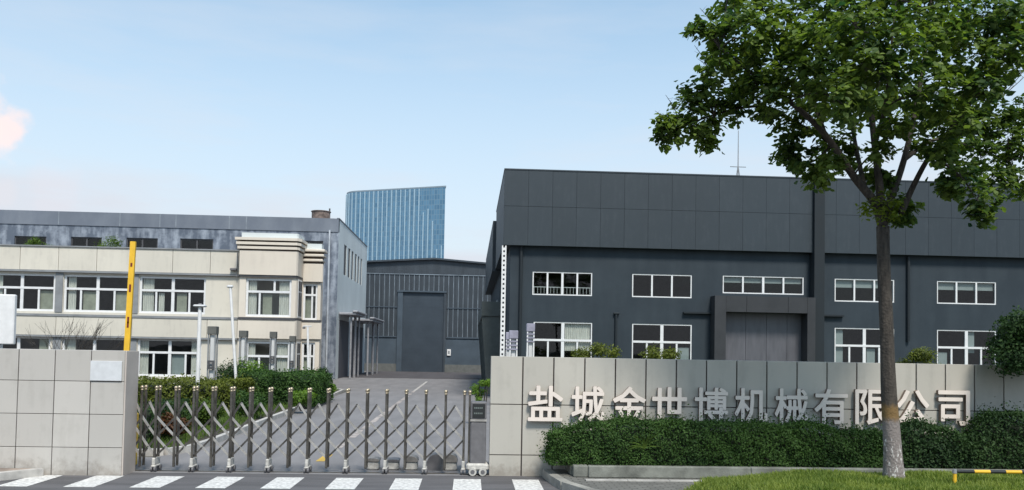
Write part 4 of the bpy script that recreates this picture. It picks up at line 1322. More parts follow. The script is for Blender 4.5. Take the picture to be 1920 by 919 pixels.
MB().prism([tuple(p) for p in ([P0 + dirf * -0.3] + front[1:] + back)][::-1], ztw - 0.55, ztw, mat('tower_coping', (0.22, 0.28, 0.33), 0.5)).build('coping', None, tw)
fn = MB()
M_FIN = mat('tower_fin_hazed', (0.34, 0.48, 0.58), 0.5, var=0.08)  # fin colour softened towards blue, haze put into the paint
seg = [(front[i], front[i + 1]) for i in range(len(front) - 1)]
tot = sum((b_ - a_).length for a_, b_ in seg); s_ = 1.0
rs = random.Random(3)
while s_ < tot - 0.2:
    u = s_; p_ = None
    for a_, b_ in seg:
        L = (b_ - a_).length
        if u <= L:
            d_ = (b_ - a_).normalized(); p_ = a_ + d_ * u; break
        u -= L
    n_ = Vector((d_.y, -d_.x))
    if n_.dot(p_ - Vector((cen.x, cen.y + 20))) < 0: n_ = -n_
    ztf = ztw - 0.7
    frac = s_ / tot
    if frac < 0.42:
        ztf = min(ztw - 0.7, 39 + (frac / 0.20) * 25 - (6 if int(s_ / 1.95) % 3 == 1 else 0)) if frac < 0.20 else ztw - 0.7
    hw_ = 0.2
    q0, q1 = p_ - d_ * hw_, p_ + d_ * hw_
    fn.prism([tuple(q0 + n_ * 0.35), tuple(q1 + n_ * 0.35), tuple(q1 + n_ * 0.01), tuple(q0 + n_ * 0.01)], 5, ztf, M_FIN)
    s_ += 1.95
fn.build('fins', None, tw)

# ------------------------------------------------------------------ dark slate office/workshop on the right
SY = 38.0
sl = empty('slate_workshop', (16, 45, 0), 'long dark slate workshop with overhanging panelled top and white windows', 'building')
sx0 = X(945, SY - 0.35, 400)
sx1 = 36.0
zT, zB = Z(945, 318, SY - 0.35), Z(945, 459, SY - 0.35)
def w4(a, b, yt, yb, ref=None):
    r = (a + b) / 2
    return (X(a, SY, 560), X(b, SY, 560), Z(r, yb, SY), Z(r, yt, SY))
up = [w4(998, 1110, 510.5, 554), w4(1185, 1297, 514, 557), w4(1355, 1507, 518, 551.5), w4(1565, 1677, 523, 567), w4(1757, 1868, 528, 571)]
zu0, zu1 = sum(u[2] for i, u in enumerate(up) if i != 2) / 4, sum(u[3] for i, u in enumerate(up) if i != 2) / 4
up = [(u[0], u[1], zu0 if i != 2 else u[2], zu1 if i != 2 else u[3]) for i, u in enumerate(up)]
gt = Z(1054, 603, SY)
lo_ = [(X(a, SY, 640), X(b, SY, 640), 1.35, (Z(1054, 603, SY) + Z(1812, 620, SY)) / 2) for a, b in ((1000, 1110), (1185, 1297), (1565, 1677), (1757, 1868))]
dxa, dxb, dzt = X(1360, SY, 620), X(1515, SY, 620), Z(1437, 586, SY)
stepw = up[4][0] - up[3][0]
for k in (1, 2): up.append((up[4][0] + stepw * k, up[4][1] + stepw * k, zu0, zu1)); lo_.append((lo_[3][0] + stepw * k, lo_[3][1] + stepw * k, lo_[3][2], lo_[3][3]))
swl = MB()
holes_wall(swl, sx0 + 0.35, sx1, 0, zB + 0.3, SY, up + lo_ + [(dxa, dxb, 0.0, dzt)], M_SLATE)
SYE, SY2 = 49.4, 70.8
swl.box(sx0 + 0.35, sx0 + 0.45, SY + 0.26, SYE, 0, zB + 0.3, M_SLATE)
swl.poly([(sx1, SY, 0), (sx1, SYE + 20, 0), (sx1, SYE + 20, zB + .3), (sx1, SY, zB + .3)], M_SLATE)
swl.build('wall', None, sl)
fsc = MB()
# horizontal joint splits the fascia in two courses of panels
zj_ = Z(1100, 390, SY - 0.35)
xx_ = sx0; pw = X(1125, SY - .35, 400) - X(1080, SY - .35, 400)
while xx_ < sx1:
    xe_ = min(xx_ + pw, sx1)
    for (za, zb_) in ((zB, zj_ - 0.007), (zj_ + 0.007, zT)):
        fsc.box(xx_ + 0.005, xe_ - 0.005, SY - 0.35 + random.uniform(0, 0.006), SY - 0.30, za, zb_, M_FASCIA)
    xx_ += pw
yy_ = SY - 0.28
while yy_ < SYE:
    for (za, zb_) in ((zB, zj_ - 0.007), (zj_ + 0.007, zT)):
        fsc.box(sx0, sx0 + 0.05, yy_ + 0.01, min(yy_ + 1.4, SYE) - 0.01, za, zb_, M_FASCIA)
    yy_ += 1.4
fsc.build('fascia_panels', None, sl)
bk = MB().box(sx0 + 0.055, sx1, SY - 0.295, SYE, zB + 0.012, zT - 0.03, M_FASCIA)
bk.box(sx0 - 0.02, sx1, SY - 0.37, SY - 0.1, zT + 0.001, zT + 0.06, M_FASCIA); bk.box(sx0 - 0.02, sx0 + 0.2, SY - 0.099, SYE, zT + 0.001, zT + 0.06, M_FASCIA)
bk.build('fascia_core', None, sl)
pr_ = MB()
pa_, pb_ = X(1526, SY - .5, 560), X(1545, SY - .5, 560)
pr_.box(pa_, pb_, SY - 0.55, SY - 0.003, 0, zT + 0.05, M_PIER)
pr_.build('pier', None, sl)
pt = MB()
oa, ob, oz = X(1340, SY - .7, 620), pa_ - 0.003, Z(1430, 556, SY - .7)
iz = Z(1437, 586, SY - .7)
ia, ib = X(1361, SY - .7, 620), X(1514, SY - .7, 620)
pt.box(oa, ia, SY - 0.7, SY - 0.003, 0, oz, M_PORTAL); pt.box(ib, ob, SY - 0.7, SY - 0.003, 0, oz, M_PORTAL)
xs_ = [ia, X(1400, SY - .7), X(1478, SY - .7), ib]
for a, b in zip(xs_, xs_[1:]): pt.box(a + 0.008, b - 0.008, SY - 0.695, SY - 0.003, iz, oz - 0.003, M_PORTAL)
pt.build('door_portal', None, sl)
dr = MB(); n = 4
for k in range(n):
    a = dxa + (dxb - dxa) * k / n; b = dxa + (dxb - dxa) * (k + 1) / n
    dr.box(a + 0.006, b - 0.006, SY + 0.05, SY + 0.11, 0.02, dzt, M_DOORG, 0.004)
dr.build('sliding_door', None, sl)
rm = MB()
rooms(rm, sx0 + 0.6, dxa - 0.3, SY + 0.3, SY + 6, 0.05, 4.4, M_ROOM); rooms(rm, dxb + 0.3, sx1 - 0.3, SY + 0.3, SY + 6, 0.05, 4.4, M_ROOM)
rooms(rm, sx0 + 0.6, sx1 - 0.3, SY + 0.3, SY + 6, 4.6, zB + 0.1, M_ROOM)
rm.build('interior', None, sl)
for i, u in enumerate(up):
    vb = (0.25, 0.5, 0.75) if i in (0, 2) else (0.333, 0.667)
    cu = [(0.02, 0.98, 0.62, 0.97, M_BL2)] if i in (2, 3, 4) else []
    wn = window(sl, *u, SY, vb, None, None, 0.09, cu, outer=0.6, mid=1.2, reveal=0.02)
    if i == 0:
        gl = MB()
        for q in range(18):
            xg = u[0] + 0.1 + (u[1] - u[0] - 0.2) * q / 17
            gl.box(xg - 0.008, xg + 0.008, SY + 0.12, SY + 0.135, u[2] + 0.08, u[2] + 0.38)
        gl.box(u[0] + 0.05, u[1] - 0.05, SY + 0.118, SY + 0.137, u[2] + 0.38, u[2] + 0.41)
        gl.build('guard_rail', M_WHITE, wn, loc=(0, 0, 0))
for i, u in enumerate(lo_):
    cu = [(0.54, 0.97, 0.45, 0.99, M_CURT)] if i == 0 else [(0.02, 0.16, 0.1, 0.98, M_BL2), (0.56, 0.7, 0.1, 0.6, M_BL2)] if i == 2 else [(0.76, 0.97, 0.1, 0.55, M_BL2)] if i == 1 else [(0.03, 0.2, 0.1, 0.55, M_BL2), (0.55, 0.66, 0.55, 0.98, M_BL2)]
    window(sl, *u, SY, (0.5,), Z(1054, 638, SY), (0.25, 0.75), 0.10, cu, outer=0.55, mid=1.5, reveal=0.02)
pi = MB()
for (p, ya, yb) in ((976, 462, 700), (1703, 482, 640)):
    pi = MB(); x_ = X(p, SY - .08, 560); pi.tube((x_, SY - 0.10, Z(p, yb, SY)), (x_, SY - 0.10, Z(p, ya, SY)), 0.075, None, 10)
    pi.build('drainpipe', M_PIER, sl)
pi = MB(); x_ = X(1155, SY - .08, 620)
pi.tube((x_, SY - 0.08, 0.2), (x_, SY - 0.08, Z(1155, 590, SY)), 0.06, None, 10); pi.tube((x_ - .12, SY - 0.08, Z(1155, 588, SY)), (x_ + .14, SY - 0.08, Z(1155, 588, SY)), 0.06, None, 10)
pi.build('vent_pipe', M_PIER, sl)
lg = MB(); zc_ = Z(1310, 587, SY)
lg.box(X(1280, SY), oa - 0.003, SY - 0.18, SY - 0.003, zc_ - 0.04, zc_ + 0.04); lg.box(pb_ + 0.003, X(1580, SY), SY - 0.18, SY - 0.003, zc_ - 0.04, zc_ + 0.04)
lg.build('ledge', M_PIER, sl)
# rear range of the same building, a little lower and stepped towards the road
s2 = X(923, SYE, 500)
z2t, z2b = Z(923, 414, SYE), Z(910, 553, SY2)
r2 = MB().box(s2, sx1, SYE + 0.005, SY2, z2b, z2t, M_FASCIA)
r2.box(s2 + 0.5, sx1, SYE + 0.005, SY2, 0, z2b - 0.003, M_SLATE)
for yy_ in (53, 57.5, 62, 66.5): r2.box(s2 + 0.47, s2 + 0.499, yy_, yy_ + 2.2, 4.2, 5.8, M_BL2)
r2.build('rear_range', None, sl)
# low green-grey side porch with raking strut
po = MB()
py0, py1 = 42.0, 60.0
xa_ = X(897, 58, 600)
zpt = Z(937, 570, 44)
po.box(xa_, sx0 + 0.34, py0, py1, zpt - 0.75, zpt, M_CANOPYG)
for yy_ in (py0 + 0.1, 48, 54, py1 - .4):
    po.extrude_y([(sx0 + 0.34, 0.12), (sx0 + 0.34, zpt - 0.753), (xa_, zpt - 0.753), (xa_ + 0.35, 0.12)], yy_, yy_ + 0.25, M_CANOPYG)
po.build('side_porch', None, sl)

# roof antenna
ax_ = X(1384, 41, 300)
an = empty('roof_antenna', (ax_, 41, zT), 'thin roof antenna mast with cross bars on slate workshop', 'antenna')
m = MB().tube((ax_, 41, zT - 0.03), (ax_, 41, Z(1384, 245, 41)), 0.035, 0.018, 8)
zc_ = Z(1384, 313, 41)
m.tube((ax_ - 0.42, 41, zc_), (ax_ + 0.42, 41, zc_), 0.02, None, 6)
m.tube((ax_ - 0.2, 41, zT - 0.03), (ax_, 41, zc_ + .1), 0.02, None, 6); m.tube((ax_ + 0.2, 41, zT - 0.03), (ax_, 41, zc_ + .1), 0.02, None, 6)
m.build('mast', M_GREYTRIM, an)

# ------------------------------------------------------------------ posts and lamps in the yards
# tall perforated white post
py_ = 34.0
pxm = X(943.5, py_, 560)
pf = empty('perforated_post', (pxm, py_, 0.12), 'tall white perforated steel post beside corner of slate workshop', 'post')
zt_ = Z(943, 461, py_)
m = MB(); wv = 0.19
m.box(pxm - wv / 2, pxm - wv / 2 + 0.055, py_ - 0.1, py_ + 0.1, 0.12, zt_); m.box(pxm + wv / 2 - 0.055, pxm + wv / 2, py_ - 0.1, py_ + 0.1, 0.12, zt_)
n = 34; dz_ = (zt_ - 0.12) / n
for q in range(n):
    z_ = 0.12 + q * dz_
    m.box(pxm - wv / 2 + 0.056, pxm + wv / 2 - 0.056, py_ - 0.097, py_ + 0.097, z_, z_ + dz_ * 0.56)
m.build('post_frame', M_WPAINT, pf)


def garden_lamp(px, ytop, Yd, wpx, label, dark=True, z0=0.1):
    x_ = X(px, Yd, ytop); wd = wpx / FPX * Yd; zt_ = Z(px, ytop, Yd)
    root = empty('garden_lamp', (x_, Yd, z0), label, 'lamp post', 'square garden lamp columns')
    c = MB()
    cs = 0.16 * wd
    mm_ = M_GREYTRIM if dark else M_WPAINT
    for sx_ in (-1, 1):
        for sy_ in (-1, 1):
            c.box(x_ + sx_ * wd / 2 - (cs if sx_ > 0 else 0), x_ + sx_ * wd / 2 + (cs if sx_ < 0 else 0), Yd + sy_ * wd / 2 - (cs if sy_ > 0 else 0), Yd + sy_ * wd / 2 + (cs if sy_ < 0 else 0), z0, zt_ - 0.3, mm_)
    c.build('column', None, root)
    MB().box(x_ - wd * 0.25, x_ + wd * 0.25, Yd - wd * 0.25, Yd + wd * 0.25, z0, zt_ - 0.31, M_LAMPW, 0.01).build('lamp_shade', None, root)
    MB().box(x_ - wd * 0.56, x_ + wd * 0.56, Yd - wd * 0.56, Yd + wd * 0.56, zt_ - 0.299, zt_, M_GCAP if dark else M_LCAP, 0.015).build('cap', None, root)
    if dark:
        zc = Z(px, ytop + (72 if wpx > 13 else 62 if wpx > 11 else 52), Yd)
        r_ = MB()
        a = wd * 0.42
        yb2 = Yd - wd / 2 - 0.012
        for (u0, u1, v0, v1) in ((-a, a, -0.16, -0.08), (-a, a, 0.08, 0.16), (-a, -a * .35, -0.079, 0.079), (a * .35, a, -0.079, 0.079)):
            r_.box(x_ + u0, x_ + u1, yb2 - 0.02, yb2 + 0.01, zc + v0, zc + v1, M_DKTRIM)
        r_.build('emblem', None, root)
    else:
        r_ = MB()
        for q in range(3): r_.box(x_ - wd * .5 - .002, x_ + wd * .5 + .002, Yd - wd / 2 - 0.01, Yd + wd / 2 + .01, zt_ - 0.42 - q * 0.14, zt_ - 0.37 - q * 0.14, M_LCAP)
        r_.build('slat_band', None, root)
    return root


garden_lamp(400, 612, 30, 14.5, 'square dark-framed garden lamp column between the two white poles')
garden_lamp(457, 620, 37, 12.5, 'square garden lamp column just right of the leaning white pole')
garden_lamp(513, 622, 39, 10.5, 'square garden lamp column in front of corner bay middle windows')
garden_lamp(549, 630, 42, 9.5, 'slimmest square garden lamp column, nearest the right edge of cream office')
garden_lamp(995, 607, 30, 14, 'tallest white lamp column in front of slate workshop windows', False, 0.12)
garden_lamp(963, 620, 29, 15, 'white lilac-capped lamp column just right of perforated post', False, 0.12)
garden_lamp(953, 623, 31.5, 8, 'slim white lamp column touching the perforated post', False, 0.12)


def pole(px0, px1, ytop, Yd, rad, label, head):
    A = Vector((X(px1, Yd, 705), Yd, 0.1)); B = at(px0, ytop, Yd)
    A = B + (A - B) * 1.0
    d = (at(px1, 705, Yd) - B); k = (B.z - 0.1) / -d.z
    A = B + d * k
    root = empty('light_pole', A, label, 'pole', 'white yard poles')
    MB().tube(A, B, rad * 1.15, rad, 12).build('pole', M_WPAINT, root)
    h_ = MB()
    if head == 'lamp':
        h_.box(B.x - 0.2, B.x + 0.2, Yd - 0.14, Yd + 0.14, B.z + 0.001, B.z + 0.08, M_LAMPW, 0.03)
        h_.tube((B.x, Yd, B.z + 0.081), (B.x, Yd, B.z + 0.13), 0.08, 0.05, 12, M_GREYP)
    elif head == 'cam':
        h_.box(B.x - 0.13, B.x + 0.1, Yd - 0.07, Yd + 0.07, B.z + 0.001, B.z + 0.11, M_LAMPW, 0.03)
    else:
        h_.box(B.x - 0.22, B.x + 0.18, Yd - 0.04, Yd + 0.04, B.z + 0.001, B.z + 0.06, M_LAMPW, 0.01)
        h_.box(B.x - 0.25, B.x - 0.12, Yd - 0.06, Yd + 0.06, B.z - 0.1, B.z - 0.001, M_GREYP, 0.01)
    h_.build('head', None, root)
    return root


pole(375, 371, 576, 28, 0.06, 'white pole with flat lamp head, leftmost of the yard poles', 'lamp')
pole(432, 442, 540, 32, 0.05, 'tall leaning white pole with small camera head', 'cam')
pole(577, 578, 613, 40, 0.05, 'short white pole before set-back corner of cream office', 'tee')

# white board just showing over the left wall
gbx = X(26, 19, 600)
gb = empty('white_board', (gbx - 1.5, 19.06, 0), 'large blank white board standing behind wall at far left', 'board')
zg1, zg0 = Z(10, 552, 19), Z(10, 646, 19)
MB().box(gbx - 3.2, gbx, 19.0, 19.12, zg0, zg1, M_WPAINT, 0.02).build('board_face', None, gb)
for q in (0.35, 2.75):
    MB().box(gbx - q - 0.1, gbx - q, 19.13, 19.23, 0, zg1 - 0.2, M_WPAINT).build('post', None, gb)

# yellow and black low rail in the verge
ry = 12.55
rA = at(1790, 884, ry)
rl = empty('low_barrier_rail', (rA.x, ry, 0.38), 'low black rail with yellow stripes on short post in grass', 'rail')
MB().tube((rA.x, ry, verge_h(rA.x, ry) - 0.05), (rA.x, ry, rA.z - 0.03), 0.03, None, 12, M_YELLOW).tube((rA.x, ry, rA.z - 0.029), (rA.x, ry, rA.z + 0.035), 0.036, 0.03, 12, M_GREYTRIM).build('post', None, rl)
px_ = rA.x + 5.2
MB().tube((px_, ry, 0.3), (px_, ry, rA.z - 0.03), 0.03, None, 12, M_YELLOW).build('post', None, rl)
m = MB(); x_ = rA.x + 0.02; k = 0
while x_ < px_:
    if k % 2: L_ = 0.265
    else: L_ = 0.26
    if k == 0: L_ = X(1826, ry, 883) - x_
    m.tube((x_, ry, rA.z), (x_ + L_ - 0.001, ry, rA.z), 0.029, None, 12, M_YELLOW if k % 2 else M_BLACK)
    x_ += L_; k += 1
m.build('rail', None, rl)

# ------------------------------------------------------------------ vegetation
L_HEDGE = leaf_mat('hedge_leaf', (0.012, 0.036, 0.010), (0.070, 0.135, 0.030), 0.65, 0.25)
L_OLIVE = leaf_mat('olive_leaf', (0.045, 0.06, 0.012), (0.17, 0.20, 0.035), 0.5, 0.3)
L_MID = leaf_mat('mid_leaf', (0.03, 0.06, 0.013), (0.13, 0.20, 0.035), 0.45, 0.3)
L_DARK = leaf_mat('dark_leaf', (0.010, 0.028, 0.010), (0.050, 0.095, 0.028), 0.65, 0.25)
L_BRIGHT = leaf_mat('bright_leaf', (0.06, 0.12, 0.02), (0.20, 0.32, 0.05), 0.5, 0.35)
L_TREE = leaf_mat('tree_leaf', (0.020, 0.055, 0.024), (0.20, 0.27, 0.06), 0.5, 0.45)
L_YEL = leaf_mat('young_leaf', (0.09, 0.13, 0.02), (0.24, 0.30, 0.05), 0.45, 0.4)
M_CORE = mat('hedge_core_shade', (0.010, 0.016, 0.007), 0.95)


def hedge(name, x0, x1, y0, y1, z0, topf, n, size, m, label, cat='hedge', group=None, core=True):
    root = empty(name, ((x0 + x1) / 2, (y0 + y1) / 2, z0), label, cat, group)
    u = RNG.uniform(x0, x1, n); f = RNG.random(n); v = RNG.random(n)
    top = np.array([topf(a) for a in u])
    P = np.zeros((n, 3)); Nn = np.zeros((n, 3))
    P[:, 0] = u
    H = top - z0
    a = f < 0.5            # front
    b = (f >= 0.5) & (f < 0.85)     # top
    c = f >= 0.85          # back and ends
    P[a, 1] = y0 + np.abs(RNG.normal(0, 0.07, a.sum())); P[a, 2] = z0 + H[a] * v[a]; Nn[a] = (0, -1, 0.35)
    P[b, 1] = RNG.uniform(y0, y1, b.sum()); P[b, 2] = top[b] - np.abs(RNG.normal(0, 0.07, b.sum())); Nn[b] = (0, -0.1, 1)
    P[c, 1] = y1 - np.abs(RNG.normal(0, 0.06, c.sum())); P[c, 2] = z0 + H[c] * v[c]; Nn[c] = (0, 1, 0.3)
    e = RNG.random(n) < min(0.18, (y1 - y0) / (x1 - x0) * 0.6)
    P[e, 0] = x0 + np.abs(RNG.normal(0, 0.06, e.sum())); P[e, 1] = RNG.uniform(y0, y1, e.sum()); P[e, 2] = z0 + (topf(x0) - z0) * v[e]; Nn[e] = (-1, 0, 0.3)
    e2 = (RNG.random(n) < min(0.2, (y1 - y0) / (x1 - x0) * 0.6)) & ~e
    P[e2, 0] = x1 - np.abs(RNG.normal(0, 0.06, e2.sum())); P[e2, 1] = RNG.uniform(y0, y1, e2.sum()); P[e2, 2] = z0 + (topf(x1) - z0) * v[e2]; Nn[e2] = (1, 0, 0.3)
    # clumpy outline
    w1 = np.sin(P[:, 0] * 5.3 + P[:, 2] * 4) * np.sin(P[:, 2] * 7 + P[:, 0] * 2.1) + 0.5 * np.sin(P[:, 0] * 13 + P[:, 2] * 9 + P[:, 1] * 8)
    nn_ = Nn / np.linalg.norm(Nn, axis=1, keepdims=True)
    P += nn_ * (w1 * 0.05 + np.abs(RNG.normal(0, 0.03, n)) * (RNG.random(n) < 0.2) * 3)[:, None]
    # rounded shoulders
    sh = np.clip((P[:, 2] - (top - 0.2)) / 0.2, 0, 1)
    P[:, 1] += np.where(P[:, 1] < (y0 + y1) / 2, 1, -1) * sh * 0.10
    P[:, 2] = np.maximum(P[:, 2], z0 + 0.01)
    leaf_mesh('foliage', P, Nn + RNG.normal(size=P.shape) * 0.75, np.full(n, size), m, parent=root)
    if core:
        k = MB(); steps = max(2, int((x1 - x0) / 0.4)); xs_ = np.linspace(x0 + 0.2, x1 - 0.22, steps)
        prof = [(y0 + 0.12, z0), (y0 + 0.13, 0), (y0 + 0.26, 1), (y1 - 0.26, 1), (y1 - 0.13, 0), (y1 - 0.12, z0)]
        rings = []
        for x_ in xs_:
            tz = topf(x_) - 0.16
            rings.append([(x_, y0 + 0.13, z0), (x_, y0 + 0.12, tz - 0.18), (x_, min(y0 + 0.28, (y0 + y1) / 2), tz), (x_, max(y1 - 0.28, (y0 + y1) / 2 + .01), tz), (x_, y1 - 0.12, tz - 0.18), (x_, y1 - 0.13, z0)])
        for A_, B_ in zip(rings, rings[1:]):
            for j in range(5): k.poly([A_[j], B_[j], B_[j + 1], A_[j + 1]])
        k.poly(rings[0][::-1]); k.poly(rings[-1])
        k.build('shade_core', M_CORE, root)  # solid core added inside, inner hedge shade put into its near-black colour
    return root


# street hedge in front of the wall
hx0_, hx1_ = X(1030, 14.8, 820), X(1655, 14.8, 820)


def htop(x_):
    z = Z(1250, 791, 14.8) + 0.03 * math.sin(x_ * 2.1) + 0.02 * math.sin(x_ * 5)
    if x_ < hx0_ + 0.7: z -= 0.28 * (1 - (x_ - hx0_) / 0.7) ** 1.5
    if x_ > X(1500, 14.8, 800): z -= min(0.13, (x_ - X(1500, 14.8, 800)) * 0.16)
    return z


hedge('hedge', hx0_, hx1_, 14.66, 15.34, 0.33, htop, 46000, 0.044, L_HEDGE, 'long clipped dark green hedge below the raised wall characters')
hx2_, hx3_ = hx1_ + 0.02, 14.0


def htop2(x_):
    base = Z(1780, 793, 14.8)
    a = X(1815, 14.8, 800)
    z = base - 0.12 + 0.10 * math.sin(x_ * 3.7 + 1) + 0.05 * math.sin(x_ * 9)
    if x_ > a: z += min(0.26, (x_ - a) * 0.6)
    return z


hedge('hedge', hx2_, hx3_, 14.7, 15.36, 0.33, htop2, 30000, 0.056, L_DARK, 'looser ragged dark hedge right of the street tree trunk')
# strap-leaved plant poking from the hedge
sp_ = MB(); cpt = at(1208, 830, 14.62)
for k in range(26):
    a = random.uniform(-1.3, 1.3); L = random.uniform(0.22, 0.4)
    prev = Vector((cpt.x, 14.62, cpt.z - 0.1)); w_ = 0.012
    dirv = Vector((math.sin(a), -0.35, math.cos(a))).normalized()
    for q in range(4):
        nx = prev + dirv * L / 4
        sd_ = Vector((w_, 0, 0)) if abs(dirv.z) > 0.5 else Vector((0, 0, w_))
        sp_.poly([prev - sd_, prev + sd_, nx + sd_ * 0.7, nx - sd_ * 0.7])
        prev = nx; dirv = (dirv + Vector((0, 0, -0.22))).normalized(); w_ *= 0.75
tag(sp_.build('strap_leaf_plant', L_MID), 'strap-leaved tuft growing through the front of clipped hedge', 'plant')

# shrub tree at far right, over the wall
def big_shrub(px, py, Yd, r, label):
    c = at(px, py, Yd)
    root = empty('evergreen_shrub', (c.x, Yd, 0.33), label, 'shrub')
    P = []; D = []
    for k in range(16):
        a = RNG.normal(size=3); a /= np.linalg.norm(a)
        cc = np.array(c) + a * r * np.array([0.6, 0.5, 0.6])
        p, d = blob_points(cc, r * RNG.uniform(0.3, 0.5), 750, 0.3)
        P.append(p); D.append(d)
    P = np.concatenate(P); D = np.concatenate(D)
    k_ = (P[:, 1] < Yd + 0.55 + 100)
    leaf_mesh('foliage', P[k_], D[k_] + RNG.normal(size=P[k_].shape) * 0.6, np.full(k_.sum(), 0.07), L_DARK, parent=root)
    MB().tube((c.x, Yd, 0.3), (c.x + 0.05, Yd, c.z), 0.05, 0.025, 8).build('stem', mb_, root)


big_shrub(1935, 650, 14.85, 0.88, 'dense evergreen shrub rising above wall at right end of hedge')

# yellow-green shrubs behind the right wall
def yard_bush(px, ytop, Yd, rpx, m, label, name='yard_shrub', z0=0.12, n=2600, size=0.11):
    zt = Z(px, ytop, Yd); r = rpx / FPX * Yd
    x_ = X(px, Yd, ytop)
    root = empty(name, (x_, Yd, z0), label, 'shrub', None)
    H = zt - z0
    P = []; D = []
    lob = 9
    for k in range(lob):
        a = 2 * math.pi * k / lob; hh = RNG.uniform(0.45, 0.85) * H if k < 7 else 0.8 * H
        cc = (x_ + math.cos(a) * r * 0.6 * (k < 7), Yd + math.sin(a) * r * 0.6, z0 + hh)
        p, d = blob_points(cc, r * RNG.uniform(0.35, 0.5), n // lob, 0.2, (1, 1, min(0.75, H * 0.2 / (r * 0.5) + 0.2)))
        P.append(p); D.append(d)
    P = np.concatenate(P); D = np.concatenate(D)
    k_ = (P[:, 2] > z0) & (P[:, 2] < zt + 0.08)
    P, D = P[k_], D[k_]
    leaf_mesh('foliage', P, D + RNG.normal(size=P.shape) * 0.5 + np.array([0, 0, .3]), np.full(len(P), size), m, aspect=0.35, parent=root, droop=0.5)
    s = MB()
    for k in range(6):
        a = k * 1.05; s.tube((x_ + .05 * math.cos(a), Yd + .05 * math.sin(a), z0), (x_ + r * .5 * math.cos(a), Yd + r * .5 * math.sin(a), z0 + H * .75), 0.03, 0.012, 6)
    s.build('stem', mb_, root)
    return root


yard_bush(1120, 622, 26, 50, L_OLIVE, 'olive shrub behind wall below the leftmost workshop windows')
yard_bush(1252, 636, 27, 48, L_OLIVE, 'low olive shrub behind wall below second workshop window')
yard_bush(1718, 634, 26, 46, L_OLIVE, 'yellow-green shrub behind wall just right of the street tree trunk')
yard_bush(1310, 668, 24, 60, L_MID, 'low mid-green shrub behind wall left of the steel sliding door')
yard_bush(905, 700, 26, 22, L_BRIGHT, 'small bright shrub at road edge beside the right wall end', n=1500, size=0.08)

# left yard planting: hedges and shrubs between gate and office
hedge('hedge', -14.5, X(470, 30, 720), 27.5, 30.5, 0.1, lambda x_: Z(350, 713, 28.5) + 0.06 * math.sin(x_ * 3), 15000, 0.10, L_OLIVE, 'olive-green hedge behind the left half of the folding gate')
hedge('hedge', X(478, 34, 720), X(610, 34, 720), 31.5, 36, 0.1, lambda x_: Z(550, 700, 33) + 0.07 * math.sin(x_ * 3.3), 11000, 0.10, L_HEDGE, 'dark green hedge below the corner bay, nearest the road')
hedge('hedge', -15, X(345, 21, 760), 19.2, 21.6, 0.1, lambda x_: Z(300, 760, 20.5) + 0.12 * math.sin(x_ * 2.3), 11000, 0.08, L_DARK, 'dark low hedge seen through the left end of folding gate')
bush('garden_shrub', (X(398, 23.5, 790), 23.0, 0.1), 0.55, 2600, 0.08, L_MID, 'mid-green shrub at left of entrance road behind fifth gate post', 'shrub')
bush('garden_shrub', (X(350, 20.5, 820), 19.6, 0.1), 0.42, 1600, 0.07, leaf_mat('red_leaf', (0.05, 0.02, 0.012), (0.14, 0.07, 0.03), 0.5, 0.3), 'small reddish shrub low behind the gate near kerb', 'shrub')
bush('garden_shrub', (X(440, 24.5, 770), 26.0, 0.1), 0.6, 2600, 0.08, L_HEDGE, 'dark rounded shrub behind gate left of the road kerb', 'shrub')
bush('ball_shrub', (X(428, 33, 700), 33.0, 0.1), 0.78, 4200, 0.08, L_DARK, 'dark clipped ball shrub between lamp column and leaning pole', 'shrub', squash=(1, 1, 1.25))
bush('bright_shrub', (X(470, 35.5, 700), 35.0, 0.1), 0.8, 4200, 0.09, L_BRIGHT, 'bright green shrub standing in front of corner bay', 'shrub', squash=(1, 1, 1.3))
bush('conical_shrub', (X(604, 42, 700), 42.0, 0.1), 0.42, 1800, 0.09, L_DARK, 'small dark shrub against the grey factory corner', 'shrub', squash=(1, 1, 1.9))
bush('garden_shrub', (X(608, 36.5, 740), 37.0, 0.0), 0.5, 2200, 0.09, L_BRIGHT, 'bright low shrub at the road side tip of planting bed', 'shrub')
bush('garden_shrub', (X(560, 29, 760), 29.5, 0.1), 0.5, 2200, 0.09, L_BRIGHT, 'bright low shrub by kerb under dark green hedge', 'shrub')
# ground cover on the bed
P = []
while len(P) < 30000:
    x_, y_ = random.uniform(-12.5, -6.5), random.uniform(18.0, 43)
    if x_ < -6.55 - 0.02 * max(0, y_ - 20): P.append((x_, y_, 0.1))
gc = grass('ground_cover', P, 0.16, leaf_mat('cover_blades', (0.04, 0.08, 0.015), (0.16, 0.24, 0.05), 0.6, 0.3), 'green ground cover filling the planting bed behind the gate')
P = [(random.uniform(RX1 + 0.1, 12), random.uniform(16.3, 34), 0.12) for _ in range(6000)]
grass('inner_grass', P, 0.12, MATS['cover_blades'], 'mown grass inside the yard behind the right wall')

# plants on the office roof
for (px, yt, rp, lb) in ((75, 447, 22, 'scraggly green roof plant behind office parapet at left'), (222, 448, 34, 'wide green roof plant behind parapet by barrier arm')):
    yard_bush(px, yt - 8, 56, rp + 6, L_MID, lb, 'roof_plant', zP1 - 0.75, 1400, 0.16)
# bare shrub over the left wall
bs = empty('bare_shrub', (X(135, 24, 640), 24, 0.1), 'bare twiggy shrub sticking up behind left boundary wall', 'shrub')
m = MB(); rs = random.Random(8)


def twig(p, d, L, r, dep):
    q = p + d * L
    m.tube(p, q, r, r * 0.6, 5, None, False)
    if dep:
        for _ in range(3):
            nd = (d + Vector((rs.uniform(-.6, .6), rs.uniform(-.6, .6), rs.uniform(-.1, .35)))).normalized(); twig(q, nd, L * rs.uniform(.55, .8), r * .6, dep - 1)


